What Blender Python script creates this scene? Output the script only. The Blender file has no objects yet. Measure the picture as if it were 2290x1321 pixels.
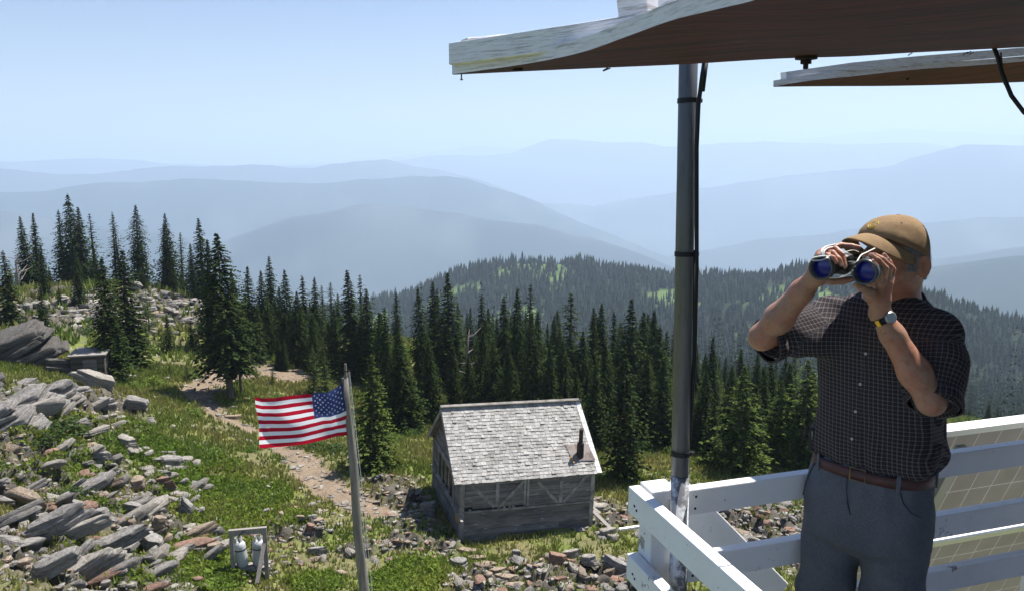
import bpy, bmesh, math, random
import numpy as np
from mathutils import Vector, Matrix
sc = bpy.context.scene
R = math.radians
# ------------------------------------------------------------------ camera
CAMZ = 13.0
FPX, HY, PW, PH = 1797.0, 345.0, 2290.0, 1321.0
PITCH = math.atan((PH/2-HY)/FPX)
cp_, sp_ = math.cos(PITCH), math.sin(PITCH)
cam = bpy.data.cameras.new('camera'); camo = bpy.data.objects.new('camera', cam)
sc.collection.objects.link(camo); sc.camera = camo
cam.sensor_width = 36.0; cam.lens = 36.0*FPX/PW
cam.clip_start = 0.05; cam.clip_end = 60000
camo.location = (0, 0, CAMZ); camo.rotation_euler = (R(90)-PITCH, 0, 0)
# ------------------------------------------------------------------ light
SUN_EL, SUN_AZ = 64.0, 50.0          # azimuth: degrees to the right of +Y
w = bpy.data.worlds.new('World'); sc.world = w; w.use_nodes = True
nt = w.node_tree; bg = nt.nodes['Background']
sky = nt.nodes.new('ShaderNodeTexSky'); sky.sky_type = 'NISHITA'; sky.sun_disc = False
sky.sun_elevation = R(SUN_EL); sky.sun_rotation = R(SUN_AZ)
sky.altitude = 1500; sky.air_density = 1.1; sky.dust_density = 1.6; sky.ozone_density = 4.0
tnt = nt.nodes.new('ShaderNodeMix'); tnt.data_type = 'RGBA'; tnt.blend_type = 'MULTIPLY'; tnt.inputs[0].default_value = 1; 
tcw = nt.nodes.new('ShaderNodeTexCoord'); sxw = nt.nodes.new('ShaderNodeSeparateXYZ'); nt.links.new(tcw.outputs['Generated'], sxw.inputs[0])
rmp = nt.nodes.new('ShaderNodeValToRGB'); nt.links.new(sxw.outputs['Z'], rmp.inputs[0]); rmp.color_ramp.elements[0].position = 0.0; rmp.color_ramp.elements[0].color = (1.06, .94, .86, 1)
rmp.color_ramp.elements[1].position = .30; rmp.color_ramp.elements[1].color = (.76, .82, .96, 1); e_ = rmp.color_ramp.elements.new(.13); e_.color = (1.0, .91, .91, 1); nt.links.new(rmp.outputs[0], tnt.inputs[7])
nt.links.new(sky.outputs[0], tnt.inputs[6]); nt.links.new(tnt.outputs[2], bg.inputs[0]); bg.inputs[1].default_value = 0.068
sun = bpy.data.lights.new('sun', 'SUN'); suno = bpy.data.objects.new('sun', sun)
sc.collection.objects.link(suno); sun.energy = 5.0; sun.angle = R(0.5); sun.color = (1, .96, .91)
sd = Vector((math.sin(R(SUN_AZ))*math.cos(R(SUN_EL)), math.cos(R(SUN_AZ))*math.cos(R(SUN_EL)), math.sin(R(SUN_EL))))
suno.rotation_euler = sd.to_track_quat('Z', 'Y').to_euler(); suno.location = sd*60+Vector((0, 0, CAMZ))
sc.view_settings.view_transform = 'Standard'; sc.view_settings.look = 'None'
sc.view_settings.exposure = 0.95; sc.view_settings.gamma = 1
sc.render.engine = 'CYCLES'
cy = sc.cycles
cy.max_bounces = 6; cy.diffuse_bounces = 2; cy.glossy_bounces = 2; cy.transmission_bounces = 3
cy.transparent_max_bounces = 6; cy.volume_bounces = 4; cy.use_denoising = True
cy.sample_clamp_indirect = 4.0; cy.use_adaptive_sampling = True; cy.adaptive_threshold = 0.02

# ------------------------------------------------------------------ projection helpers
def ray(px, py):
    u = (px-PW/2)/FPX; v = (PH/2-py)/FPX
    return np.array([u, cp_+v*sp_, -sp_+v*cp_])
def P(px, py, D):
    d = ray(px, py); q = d*(D/d[1]); return Vector((q[0], q[1], q[2]+CAMZ))
def elev_ratio(px, py):
    d = ray(px, py); return d[2]/math.hypot(d[0], d[1])
# ------------------------------------------------------------------ noise
def _h(ix, iy, s):
    n = (ix*374761393 + iy*668265263 + s*974634777) & 0xffffffff
    n = ((n ^ (n >> 13))*1274126177) & 0xffffffff
    return ((n ^ (n >> 16)) & 0xffff)/65535.0
def vnoise(x, y, s=0):
    x = np.asarray(x, float); y = np.asarray(y, float)
    ix = np.floor(x).astype(np.int64); iy = np.floor(y).astype(np.int64)
    fx = x-ix; fy = y-iy; fx = fx*fx*(3-2*fx); fy = fy*fy*(3-2*fy)
    a = _h(ix, iy, s); b = _h(ix+1, iy, s); c = _h(ix, iy+1, s); d = _h(ix+1, iy+1, s)
    return (a+(b-a)*fx)*(1-fy)+(c+(d-c)*fx)*fy
def fbm(x, y, s=0, o=4):
    t = 0; a = 1; n = 0
    for i in range(o):
        t = t+a*vnoise(x*2**i+i*17.3, y*2**i-i*9.1, s+i); n += a; a *= .5
    return t/n
# ------------------------------------------------------------------ object helpers
COL = sc.collection
def obj(name, verts, faces, mat=None, parent=None, smooth=False, mats=None, midx=None):
    me = bpy.data.meshes.new(name)
    v = np.asarray(verts, dtype=np.float32).reshape(-1, 3)
    if isinstance(faces, np.ndarray):
        k = faces.shape[1]; n = faces.shape[0]
        me.vertices.add(len(v)); me.vertices.foreach_set('co', v.ravel())
        me.loops.add(n*k); me.loops.foreach_set('vertex_index', faces.astype(np.int32).ravel())
        me.polygons.add(n); me.polygons.foreach_set('loop_start', np.arange(0, n*k, k, dtype=np.int32))
        me.update(calc_edges=True)
    else:
        me.from_pydata(v.tolist(), [], [tuple(int(i) for i in f) for f in faces])
    me.validate()
    for m in (mats or ([mat] if mat else [])): me.materials.append(m)
    if midx is not None: me.polygons.foreach_set('material_index', np.asarray(midx, dtype=np.int32))
    if smooth: me.polygons.foreach_set('use_smooth', np.ones(len(me.polygons), dtype=bool))
    me.update()
    o = bpy.data.objects.new(name, me); COL.objects.link(o)
    if parent: o.parent = parent
    return o
def empty(name, loc=(0, 0, 0), rot=(0, 0, 0)):
    o = bpy.data.objects.new(name, None); COL.objects.link(o); o.location = loc; o.rotation_euler = rot
    o.empty_display_size = .1
    return o
def tag(o, label=None, cat=None, group=None, kind=None):
    if label: o['label'] = label
    if cat: o['category'] = cat
    if group: o['group'] = group
    if kind: o['kind'] = kind
    return o
def copy_tree(o, parent=None):
    c = o.copy(); COL.objects.link(c)
    if parent: c.parent = parent
    for ch in list(o.children): copy_tree(ch, c)
    return c
def point_attr(o, name, vals):           # vals (n,3) colours
    a = o.data.attributes.new(name, 'FLOAT_COLOR', 'POINT')
    v = np.ones((len(vals), 4), dtype=np.float32); v[:, :3] = vals
    a.data.foreach_set('color', v.ravel())
def vec_attr(o, name, vals):
    a = o.data.attributes.new(name, 'FLOAT_VECTOR', 'POINT'); a.data.foreach_set('vector', np.asarray(vals, dtype=np.float32).ravel())
# collects boxes/tubes into one mesh
class MB:
    def __init__(s): s.v = []; s.f = []
    def add(s, v, f):
        n = len(s.v); s.v += [tuple(p) for p in v]; s.f += [tuple(i+n for i in q) for q in f]; return s
    def box(s, c, ex, ey, ez, taper=1.0, jit=0, rng=None):     # centre and three half-vectors
        c, ex, ey, ez = Vector(c), Vector(ex), Vector(ey), Vector(ez); v = []
        for k in (-1, 1):
            t = taper if k > 0 else 1
            for i, j in ((-1, -1), (1, -1), (1, 1), (-1, 1)):
                p = c+ex*i*t+ey*j*t+ez*k
                if jit: p = p+Vector([(rng.random()-.5)*jit for _ in range(3)])
                v.append(p)
        return s.add(v, [(3, 2, 1, 0), (4, 5, 6, 7), (0, 1, 5, 4), (1, 2, 6, 5), (2, 3, 7, 6), (3, 0, 4, 7)])
    def beam(s, a, b, w_, h_, up=(0, 0, 1), seg=1):                      # board from a to b: width w_ across, h_ along up
        a, b = Vector(a), Vector(b); d = b-a; L = d.length; d.normalize(); up = Vector(up)
        x = d.cross(up).normalized(); z = x.cross(d).normalized()
        return s.box((a+b)/2, d*L/2, x*w_/2, z*h_/2)
    def tube(s, pts, r, n=10, cap=True, rr=None):
        pts = [Vector(p) for p in pts]; v = []; f = []
        for i, p in enumerate(pts):
            d = (pts[min(i+1, len(pts)-1)]-pts[max(i-1, 0)]).normalized()
            x = d.cross(Vector((0, 0, 1)) if abs(d.z) < .95 else Vector((0, 1, 0))).normalized(); y = d.cross(x)
            q = rr[i] if rr else r
            for k in range(n):
                a = 2*math.pi*k/n; v.append(p+x*math.cos(a)*q+y*math.sin(a)*q)
        for i in range(len(pts)-1):
            for k in range(n): f.append((i*n+k, i*n+(k+1) % n, (i+1)*n+(k+1) % n, (i+1)*n+k))
        if cap: f.append(tuple(range(n))[::-1]); f.append(tuple((len(pts)-1)*n+k for k in range(n)))
        return s.add(v, f)
    def build(s, name, mat, parent=None, smooth=False, bevel=0, origin=None):
        v = s.v
        if origin is not None:
            O = Vector(origin); v = [Vector(p)-O for p in v]
        o = obj(name, v, s.f, mat, parent, smooth)
        if origin is not None: o.location = O
        if bevel:
            m = o.modifiers.new('bevel', 'BEVEL'); m.width = bevel; m.segments = 2; m.limit_method = 'ANGLE'
        return o
# ------------------------------------------------------------------ materials
def mat(name, col=(.5, .5, .5), rough=.8, spec=.3, metal=0, noise=None, bump=None, attr=None, rnd=0, transl=0, wood=None, coords='Object'):
    """noise=(scale,colour2,lo,hi) mixes a second colour in; bump=(scale,strength,distance); attr=vertex colour name"""
    m = bpy.data.materials.new(name); m.use_nodes = True; t = m.node_tree; n = t.nodes; L = t.links
    b = n['Principled BSDF']; b.inputs['Roughness'].default_value = rough; b.inputs['Metallic'].default_value = metal
    b.inputs['Specular IOR Level'].default_value = spec
    tc = n.new('ShaderNodeTexCoord'); co = tc.outputs[coords]
    if wood:                                     # stretch coordinates along the grain
        mp = n.new('ShaderNodeMapping'); mp.inputs['Scale'].default_value = wood; L.new(co, mp.inputs[0]); co = mp.outputs[0]
    rgb = n.new('ShaderNodeRGB'); rgb.outputs[0].default_value = (*col, 1); cur = rgb.outputs[0]
    if attr:
        a = n.new('ShaderNodeAttribute'); a.attribute_name = attr; cur = a.outputs['Color']
    for ns in (noise if isinstance(noise, list) else [noise] if noise else []):
        x = n.new('ShaderNodeTexNoise'); x.inputs['Scale'].default_value = ns[0]; x.inputs['Detail'].default_value = 6; x.inputs['Roughness'].default_value = .65
        L.new(co, x.inputs['Vector'])
        mr = n.new('ShaderNodeMapRange'); mr.inputs[1].default_value = ns[2]; mr.inputs[2].default_value = ns[3]; L.new(x.outputs['Fac'], mr.inputs[0])
        mx = n.new('ShaderNodeMix'); mx.data_type = 'RGBA'; L.new(mr.outputs[0], mx.inputs[0]); L.new(cur, mx.inputs[6])
        if len(ns) > 4 and ns[4] == 'mul': mx.blend_type = 'MULTIPLY'
        mx.inputs[7].default_value = (*ns[1], 1); cur = mx.outputs[2]
    if rnd:
        g = n.new('ShaderNodeNewGeometry'); mr = n.new('ShaderNodeMapRange'); mr.inputs[3].default_value = 1-rnd; mr.inputs[4].default_value = 1+rnd
        L.new(g.outputs['Random Per Island'], mr.inputs[0])
        vm = n.new('ShaderNodeVectorMath'); vm.operation = 'SCALE'; L.new(cur, vm.inputs[0]); L.new(mr.outputs[0], vm.inputs['Scale']); cur = vm.outputs[0]
    L.new(cur, b.inputs['Base Color'])
    for i, bp in enumerate(bump if isinstance(bump, list) else [bump] if bump else []):
        x = n.new('ShaderNodeTexNoise'); x.inputs['Scale'].default_value = bp[0]; x.inputs['Detail'].default_value = 8; x.inputs['Roughness'].default_value = .6
        L.new(co, x.inputs['Vector']); bu = n.new('ShaderNodeBump'); bu.inputs['Strength'].default_value = bp[1]; bu.inputs['Distance'].default_value = bp[2]
        L.new(x.outputs['Fac'], bu.inputs['Height'])
        if b.inputs['Normal'].links: L.new(b.inputs['Normal'].links[0].from_socket, bu.inputs['Normal'])
        L.new(bu.outputs[0], b.inputs['Normal'])
    if transl:
        tr = n.new('ShaderNodeBsdfTranslucent'); L.new(cur, tr.inputs[0]); ms = n.new('ShaderNodeMixShader'); ms.inputs[0].default_value = transl
        L.new(b.outputs[0], ms.inputs[1]); L.new(tr.outputs[0], ms.inputs[2]); L.new(ms.outputs[0], n['Material Output'].inputs[0])
    return m
# ------------------------------------------------------------------ terrain
ctl = []
def c_(px, py, D): q = P(px, py, D); ctl.append((q.x, q.y, q.z))
for a in [(0,1321,15.5),(200,1321,17),(400,1321,18.5),(650,1321,19.2),(900,1321,19.7),(1150,1321,20),(1500,1321,20.3),(1750,1321,20.6),(2290,1321,21),
          (0,1200,19),(200,1200,20.5),(430,1200,22),(700,1200,23),(900,1200,23.6),(1650,1200,25.5),(1850,1200,26),(2290,1200,27),
          (0,1100,22),(250,1100,24.5),(600,1100,26.5),(850,1100,27.5),(1500,1100,28.7),(1700,1100,29),(2100,1100,31),
          (0,1000,24.5),(250,1000,27.5),(500,1000,30.5),(800,1000,32.5),(1400,1000,35),(1700,1000,36),(2100,1000,40),
          (0,900,28),(300,900,33),(500,900,37),(800,900,41),(1100,900,44),(1400,900,46),(1700,900,48),
          (200,830,37),(400,830,41),(620,830,44),(800,830,48),(150,760,43),(350,770,47),(550,780,50),(700,770,54),
          (80,700,48),(300,700,52),(430,700,54),(100,650,56),(300,640,58),(430,670,60),(2200,1010,50),(2000,1010,46)]: c_(*a)
for x, y, z in [(-1.675,24,-12.2),(2.66,25.3,-12.3),(-2.95,28.3,-12.2),(1.4,29.5,-12.35),(0,5,-11.2),(-10,8,-8.8),(15,8,-11.5),(0,-20,-12),(-25,-10,-12),(25,-10,-14),
                (-26,18,-7.5),(-34,34,-8),(-52,60,-13),(-38,82,-17),(-15,75,-17),(0,72,-18.5),(15,70,-20.5),(35,70,-23),(-20,68,-14),(-60,30,-12),(45,35,-17),(50,10,-16),(0,-50,-22),
                (-50,-40,-24),(50,-40,-24),(-10,100,-26),(25,100,-30),(-50,110,-30),(60,90,-31),(-80,0,-25),(80,30,-30),(0,120,-34)]:
    ctl.append((x, y, z+CAMZ))
C_ = np.array(ctl)
def _tp(r2): return np.where(r2 > 0, .5*r2*np.log(np.maximum(r2, 1e-9)), 0)
_S = 30.0; _X = C_[:, :2]/_S; n_ = len(C_)
K = _tp(((_X[:, None]-_X[None])**2).sum(-1))+np.eye(n_)*2e-3
Q = np.c_[np.ones(n_), _X]; A_ = np.block([[K, Q], [Q.T, np.zeros((3, 3))]])
_W = np.linalg.solve(A_, np.r_[C_[:, 2], 0, 0, 0])
def near_h(x, y):
    x = np.asarray(x)/_S; y = np.asarray(y)/_S; sh = x.shape; x = x.ravel(); y = y.ravel(); out = np.zeros(len(x))
    for i in range(0, len(x), 40000):
        a, b = x[i:i+40000], y[i:i+40000]
        r2 = (a[:, None]-_X[None, :, 0])**2+(b[:, None]-_X[None, :, 1])**2
        out[i:i+40000] = _tp(r2)@_W[:n_]+_W[n_]+_W[n_+1]*a+_W[n_+2]*b
    return out.reshape(sh)
SIL = {  # crest lines: distance -> (px,py) along the crest
 'LB': (1900, [(-600,600),(0,620),(600,700),(1500,680),(1900,640),(2060,612),(2130,602),(2200,592),(2290,580),(2700,550)]),
 'L2b': (3000, [(-600,480),(0,480),(200,500),(500,530),(650,480),(830,455),(1000,472),(1100,485),(1200,495),(1330,525),(1450,565),(1600,620),(2000,600),(2290,560),(2700,520)]),
 'L2': (4200, [(-600,450),(0,415),(240,396),(400,398),(700,398),(800,390),(960,396),(1000,391),(1050,398),(1100,417),(1200,448),(1290,485),(1400,525),(1500,560),(1700,520),(2290,470),(2700,440)]),
 'L3': (6000, [(-600,400),(0,377),(150,385),(300,381),(520,366),(560,361),(620,362),(700,366),(790,355),(860,352),(960,370),(1080,395),(1200,440),(1330,470),(1440,450),(1560,422),(1700,400),(1800,383),(1900,370),(2000,358),(2100,338),(2150,331),(2290,338),(2700,320)]),
 'L4': (8800, [(-600,370),(0,362),(170,360),(400,366),(800,372),(900,358),(1000,350),(1080,347),(1150,338),(1190,322),(1230,308),(1290,304),(1360,310),(1440,313),(1480,321),(1560,325),(1700,319),(1790,323),(1860,325),(2020,318),(2080,320),(2120,331),(2700,335)]),
 'L5': (13000, [(-600,360),(0,361),(500,365),(900,350),(1040,325),(1080,319),(1130,325),(1400,330),(1700,322),(1800,307),(1900,295),(2000,283),(2090,290),(2200,291),(2700,300)])}
L1 = [(-600,900,900),(0,800,820),(500,760,800),(600,712,790),(700,698,780),(830,680,760),(900,665,740),(1000,622,720),(1100,600,700),(1180,592,680),(1300,597,670),(1500,612,640),(1600,622,620),(1750,618,600),(1820,606,600),(1950,628,580),(2060,650,560),(2150,684,540),(2290,728,520),(2500,800,480),(2700,860,460)]
az_f = np.linspace(R(-41), R(41), 560); az_c1 = np.linspace(R(-180), R(-42), 60); az_c2 = np.linspace(R(42), R(180), 60)
AZ = np.r_[az_c1, az_f, az_c2]
RR = np.r_[[0.5, 3, 6, 9, 11, 12.5, 13.5], np.geomspace(14, 75, 380), np.geomspace(76, 1000, 170), np.geomspace(1020, 16000, 130)]
AA, RG = np.meshgrid(AZ, RR, indexing='ij'); XG = np.sin(AA)*RG; YG = np.cos(AA)*RG
HG = np.zeros_like(XG); nm = RR <= 100
HG[:, nm] = near_h(XG[:, nm], YG[:, nm]); h95 = HG[:, nm][:, -1]; rl = RR[nm][-1]
def crest(tab, px): return np.interp(px, [t[0] for t in tab], [t[1] for t in tab])
for i, a in enumerate(AZ):
    ac = max(min(a, R(44)), R(-44)); px = PW/2+FPX*1.0*math.tan(ac)*1.012
    k = [(rl, h95[i])]
    r1 = np.interp(px, [t[0] for t in L1], [t[2] for t in L1]); z1 = CAMZ+r1*elev_ratio(px, crest([(t[0], t[1]) for t in L1], px))
    zv = min(CAMZ-100, z1-25)
    k += [(200, CAMZ-60), (360, zv), (r1, z1), (r1+140, z1-35), (1250, z1-230)]
    prev = None
    for nme in ('LB', 'L2b', 'L2', 'L3', 'L4', 'L5'):
        rr, tb = SIL[nme]; z = CAMZ+rr*elev_ratio(px, crest(tb, px)); dep = rr*.055
        if prev is not None: k.append(((prev[0]+rr)/2, min(prev[1], z)-dep))
        k.append((rr, z)); prev = (rr, z)
    k.append((16000, prev[1]-500))
    ff = RR > rl
    HG[i, ff] = np.interp(RR[ff], [q[0] for q in k], [q[1] for q in k])
# smooth knots a little along r, add relief
far = RR > 110
amp = np.where(RG > 110, np.minimum(RG*.012, 60)*np.clip((RG-110)/100, 0, 1), 0)
HG += amp*(fbm(XG/170+50, YG/170, 3, 4)-.5)*np.where(RG < 1000, 1, 0)
HG += np.where(RG >= 1000, 1, 0)*amp*2.2*(fbm(XG/800, YG/800, 5, 5)-.5)*np.clip((RG-1000)/800, 0, 1)
def _idx(grid, v):
    i = np.clip(np.searchsorted(grid, v)-1, 0, len(grid)-2); return i, (v-grid[i])/(grid[i+1]-grid[i])
micro_on = True
def H(x, y):
    x = np.atleast_1d(np.asarray(x, float)); y = np.atleast_1d(np.asarray(y, float))
    i, a = _idx(AZ, np.arctan2(x, y)); j, b = _idx(RR, np.clip(np.hypot(x, y), .5, 15990))
    return (HG[i, j]*(1-a)+HG[i+1, j]*a)*(1-b)+(HG[i, j+1]*(1-a)+HG[i+1, j+1]*a)*b
def ground_at(px, py, rmax=120):
    d = ray(px, py); d = d/math.hypot(d[0], d[1]); rr = np.arange(10, rmax, .05)
    z = H(d[0]*rr, d[1]*rr); c = CAMZ+d[2]*rr <= z
    k = int(np.argmax(c)) if c.any() else len(rr)-1
    return Vector((d[0]*rr[k], d[1]*rr[k], float(z[k])))
# micro relief close by
def polyd(x, y, pts):            # distance to a poly-line with widths
    best = np.full(np.shape(x), 1e9)
    for (ax, ay, wa), (bx, by, wb) in zip(pts[:-1], pts[1:]):
        dx, dy = bx-ax, by-ay; t = np.clip(((x-ax)*dx+(y-ay)*dy)/(dx*dx+dy*dy+1e-9), 0, 1)
        best = np.minimum(best, np.hypot(x-ax-t*dx, y-ay-t*dy)-(wa+(wb-wa)*t))
    return best
def G(px, py, w_=0): q = ground_at(px, py); return (q.x, q.y, w_)
PATH = [G(900,1160,.4), G(800,1130,.75), G(720,1075,.85), G(670,1020,.7), G(610,980,.5), G(540,950,.45), G(490,925,.45), G(445,890,.7), G(440,865,.8), G(500,838,1.1), G(600,825,1.6), G(640,832,1.8)]
PATH2 = [G(1180,1321,.35), G(1110,1265,.35), G(1060,1235,.3), G(1020,1225,.3)]
# blobs: (x, y, radius) for bare/rocky ground
def B(px, py, r): q = ground_at(px, py); return (q.x, q.y, r)
ROCKY = [B(200,1290,2.6),B(60,1240,2.4),B(330,1180,1.6),B(150,1130,2.0),B(330,1100,1.3),B(60,1090,2.2),B(210,1040,1.5),B(60,1000,1.5),B(100,920,3.2),B(200,900,2.6),B(280,920,1.2),
         B(900,1110,1.5),B(870,1080,1.2),B(930,1170,1.0),B(1340,1140,1.3),B(1385,1160,1.0),B(700,1190,.8),B(800,1230,.7),B(900,1220,.9),B(980,1225,.8),B(1230,1290,1.4),B(1320,1290,1.4),B(1080,1300,1.0),B(1400,1310,1.0),
         B(1620,1160,2.4),B(1720,1180,2.6),B(1780,1260,2.2),B(1660,1270,1.6),B(1560,1250,1.0),B(1850,1200,3),
         B(330,690,4.5),B(400,700,3.6),B(360,660,4),B(290,665,3),B(430,690,3),B(180,690,4),B(140,650,3),B(60,720,4),B(100,700,3),B(580,1260,.6),B(620,1200,.6)]
def blob(x, y, bl):
    o = np.zeros(np.shape(x))
    for bx, by, br in bl: o = np.maximum(o, 1-np.hypot(x-bx, y-by)/br*.72)
    return o
MATS_ = [B(100,1130,.7),B(60,1190,.6),B(250,1150,.6),B(150,1245,.6),B(290,1245,.6),B(40,1075,.8),B(230,1085,.7),B(330,1140,.6),B(110,1060,.7),B(480,1130,2.2),B(560,1170,1.8),B(430,1090,1.6),B(520,1100,1.6),B(350,1010,1.4),B(450,1040,1.6),B(600,1110,1.2),B(630,1170,1.1),B(420,1270,1.8),B(340,1290,1.5),B(480,1290,1.3),B(130,960,1.7),B(90,985,1.2),
         B(170,1045,1.1),B(190,1100,.9),B(170,1150,.7),B(480,1220,1.2),B(940,1290,1.1),B(900,1310,1.2),B(700,1310,.9),B(250,1000,.9),B(300,965,.8)]
near = RR < 75
xn, yn = XG[:, near], YG[:, near]; rn = RG[:, near]
pm = np.clip(.5-polyd(xn, yn, PATH)/.5+(fbm(xn*1.3, yn*1.3, 9)-.5)*1.6, 0, 1)
rm = np.clip(blob(xn, yn, ROCKY)*2.2-.5+(fbm(xn*.9, yn*.9, 11)-.5)*1.8, 0, 1)*(1-pm)
mm = np.clip(blob(xn, yn, MATS_)*3-.75+(fbm(xn*1.2, yn*1.2, 13)-.5)*2.2, 0, 1)*(1-pm)
fade = np.clip((rn-10)/6, 0, 1)
HG[:, near] += fade*(.22*(fbm(xn*.8, yn*.8, 21)-.5)*(1-pm*.6)+.09*(fbm(xn*3.5, yn*3.5, 22, 3)-.5)*(1-.5*pm)+rm*.5*(.7-np.abs(fbm(xn*1.3, yn*2.0, 23, 3)-.5)*5)
                     + mm*(.22+.16*(fbm(xn*5, yn*5, 24, 3)-.5))-pm*.08)
def mask_at(x, y):
    x = np.asarray(x, float); y = np.asarray(y, float)
    p = np.clip(.5-polyd(x, y, PATH)/.5+(fbm(x*1.3, y*1.3, 9)-.5)*1.6, 0, 1)
    r = np.clip(blob(x, y, ROCKY)*2.2-.5+(fbm(x*.9, y*.9, 11)-.5)*1.8, 0, 1)*(1-p)
    m = np.clip(blob(x, y, MATS_)*3-.75+(fbm(x*1.2, y*1.2, 13)-.5)*2.2, 0, 1)*(1-p)
    return p, r, m
# colours
na, nr = XG.shape
gv = fbm(XG*.5, YG*.5, 31)[..., None]; gf = fbm(XG*3, YG*3, 32, 3)[..., None]
grass = np.array([.12, .165, .035])*(1-gv)+np.array([.19, .185, .07])*gv
grass = grass*(.6+.8*gf)
soil = np.array([.225, .175, .125])*(.75+.5*gf); rockc = np.array([.11, .10, .085])*(.5+.9*gf); matc = np.array([.085, .125, .02])*(.5+gf)
col = grass.copy()
bare = np.clip((fbm(XG*.7, YG*.7, 33)-.54)*5, 0, .5)[..., None]; col = col*(1-bare)+soil*.8*bare
PMf = np.zeros(XG.shape); RMf = PMf.copy(); MMf = PMf.copy(); PMf[:, near] = pm; RMf[:, near] = rm; MMf[:, near] = mm
for msk, cc in ((MMf, matc), (RMf, rockc), (PMf, soil)): col = col*(1-msk[..., None])+cc*msk[..., None]
fo = np.clip((RG-75)/25, 0, 1)[..., None]
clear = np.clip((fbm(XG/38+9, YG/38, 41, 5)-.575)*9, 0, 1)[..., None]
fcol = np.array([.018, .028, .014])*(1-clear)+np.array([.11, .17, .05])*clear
fcol = np.where(RG[..., None] > 1100, np.array([.030, .048, .05])+.22*np.clip(fbm(XG/260, YG/260, 43, 5)-.5, 0, 1)[..., None], fcol)  # far slopes: bluish haze tint is put into the ground colour
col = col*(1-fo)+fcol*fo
idx = np.arange(na*nr).reshape(na, nr)
q = np.stack([idx[:-1, :-1], idx[:-1, 1:], idx[1:, 1:], idx[1:, :-1]], -1).reshape(-1, 4)
gm = mat('ground_soil', attr='gcol', rough=.95, spec=.1, noise=[(9, (.55, .5, .45), .4, .75, 'mul')], bump=[(2.5, .5, .12), (14, .6, .03)])
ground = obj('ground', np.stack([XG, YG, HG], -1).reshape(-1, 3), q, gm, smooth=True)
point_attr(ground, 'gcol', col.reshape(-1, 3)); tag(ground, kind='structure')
ctr = obj('ground_under_tower', [(XG[i, 0], YG[i, 0], HG[i, 0]) for i in range(0, na, 8)], [list(range(len(range(0, na, 8))))[::-1]], gm); 
ctr.name = 'ground'; tag(ctr, kind='structure'); point_attr(ctr, 'gcol', np.tile([.15, .13, .08], (len(range(0, na, 8)), 1)))
# ------------------------------------------------------------------ conifers
def conifer(seed, H_=1.0, tf=.24, nwh=42, nb=8, rmax=.16, skirt=.06, droop=.35, gap=.0, irr=.25, st=4, prof=.75, tipgreen=.5, bulge=0):
    """unit-height conifer crown; many small needle sprays on whorled branches"""
    g = np.random.default_rng(seed)
    zs = skirt+(1-skirt)*np.linspace(0, 1, nwh)**.92*.985; V = []; Cc = []
    ph = g.random()*6
    for iw, z in enumerate(zs):
        t = (1-z)
        rad = rmax*min(1, (t**prof)*1.12*min(1, .45+t*3.2)+.004)*(1+bulge*math.sin(z*9+ph))
        if z < skirt+.1: rad *= .75+.25*(z-skirt)/.1
        n = max(4, int(nb*(.55+.45*t)))
        a0 = g.random()*6.283; az = a0+np.arange(n)*6.283/n+g.normal(0, .25, n)
        L = rad*(1+irr*g.normal(0, 1, n)); L = np.clip(L, rad*.35, rad*1.6)
        if gap: L = L*np.where(g.random(n) < gap, .3, 1)
        zz = z+g.normal(0, .006, n)
        up = .35*z; 
        for s in np.linspace(.22, 1, st):
            ox = np.cos(az)*L*s; oy = np.sin(az)*L*s; oz = zz+L*(up*s-droop*s*s)
            for k in (-1, 0, 1):
                aa = az+k*.85+g.normal(0, .2, n); ln = (rmax*tf*(.22+.78*t)+.005)*(1.0 if k == 0 else .85)*(1.15-.35*s)*g.uniform(.8, 1.25, n)
                wd = ln*.36; dz = -droop*ln*.9+g.normal(0, .22, n)*ln
                dx = np.cos(aa); dy = np.sin(aa); tl = g.normal(0, .5, n)
                p0 = np.stack([ox, oy, oz], -1); tip = p0+np.stack([dx*ln, dy*ln, dz], -1)
                side = np.stack([-dy*wd*np.cos(tl), dx*wd*np.cos(tl), wd*np.sin(tl)], -1); mid = p0*.5+tip*.5
                V.append(np.stack([p0, mid-side, tip, mid+side], 1))
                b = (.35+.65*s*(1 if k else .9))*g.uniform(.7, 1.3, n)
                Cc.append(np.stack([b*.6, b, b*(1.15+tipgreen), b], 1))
    # leader
    V = np.concatenate(V); Cc = np.concatenate(Cc)
    ex = []
    for k in range(10):
        z = .94+.06*k/10; a = g.random()*6.28; l = .008
        p = np.array([0, 0, z]); tp = p+np.array([math.cos(a)*l, math.sin(a)*l, .014]); s_ = np.array([-math.sin(a), math.cos(a), 0])*.0025
        ex.append([p, (p+tp)/2-s_, tp, (p+tp)/2+s_])
    V = np.concatenate([V, np.array(ex)]); Cc = np.concatenate([Cc, np.ones((10, 4))])
    n = len(V); return V.reshape(-1, 3), np.arange(n*4).reshape(n, 4), Cc.reshape(-1)
def needle_mat(name, dark, tip):
    m = mat(name, attr='leafc', rough=.85, spec=.06, rnd=.35, transl=.12); return m
needle = needle_mat('fir_needles', 0, 0)
bark = mat('bark', (.10, .075, .055), .9, noise=(30, (.2, .17, .14), .4, .8), bump=(40, .6, .01), wood=(1, 1, .3))
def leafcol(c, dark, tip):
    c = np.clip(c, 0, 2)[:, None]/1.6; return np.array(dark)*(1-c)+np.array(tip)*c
def make_tree(seed, dark, tip, trunk=.022, lean=0, **kw):
    v, f, c = conifer(seed, **kw)
    r = empty('fir_tree')
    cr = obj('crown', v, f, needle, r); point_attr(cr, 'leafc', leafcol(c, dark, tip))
    MB().tube([(0, 0, -.04), (0, 0, .3), (0, 0, .6), (0, 0, .985)], .02, 7, rr=[trunk, trunk*.75, trunk*.45, .002]).build('trunk', bark, r)
    return r
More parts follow.
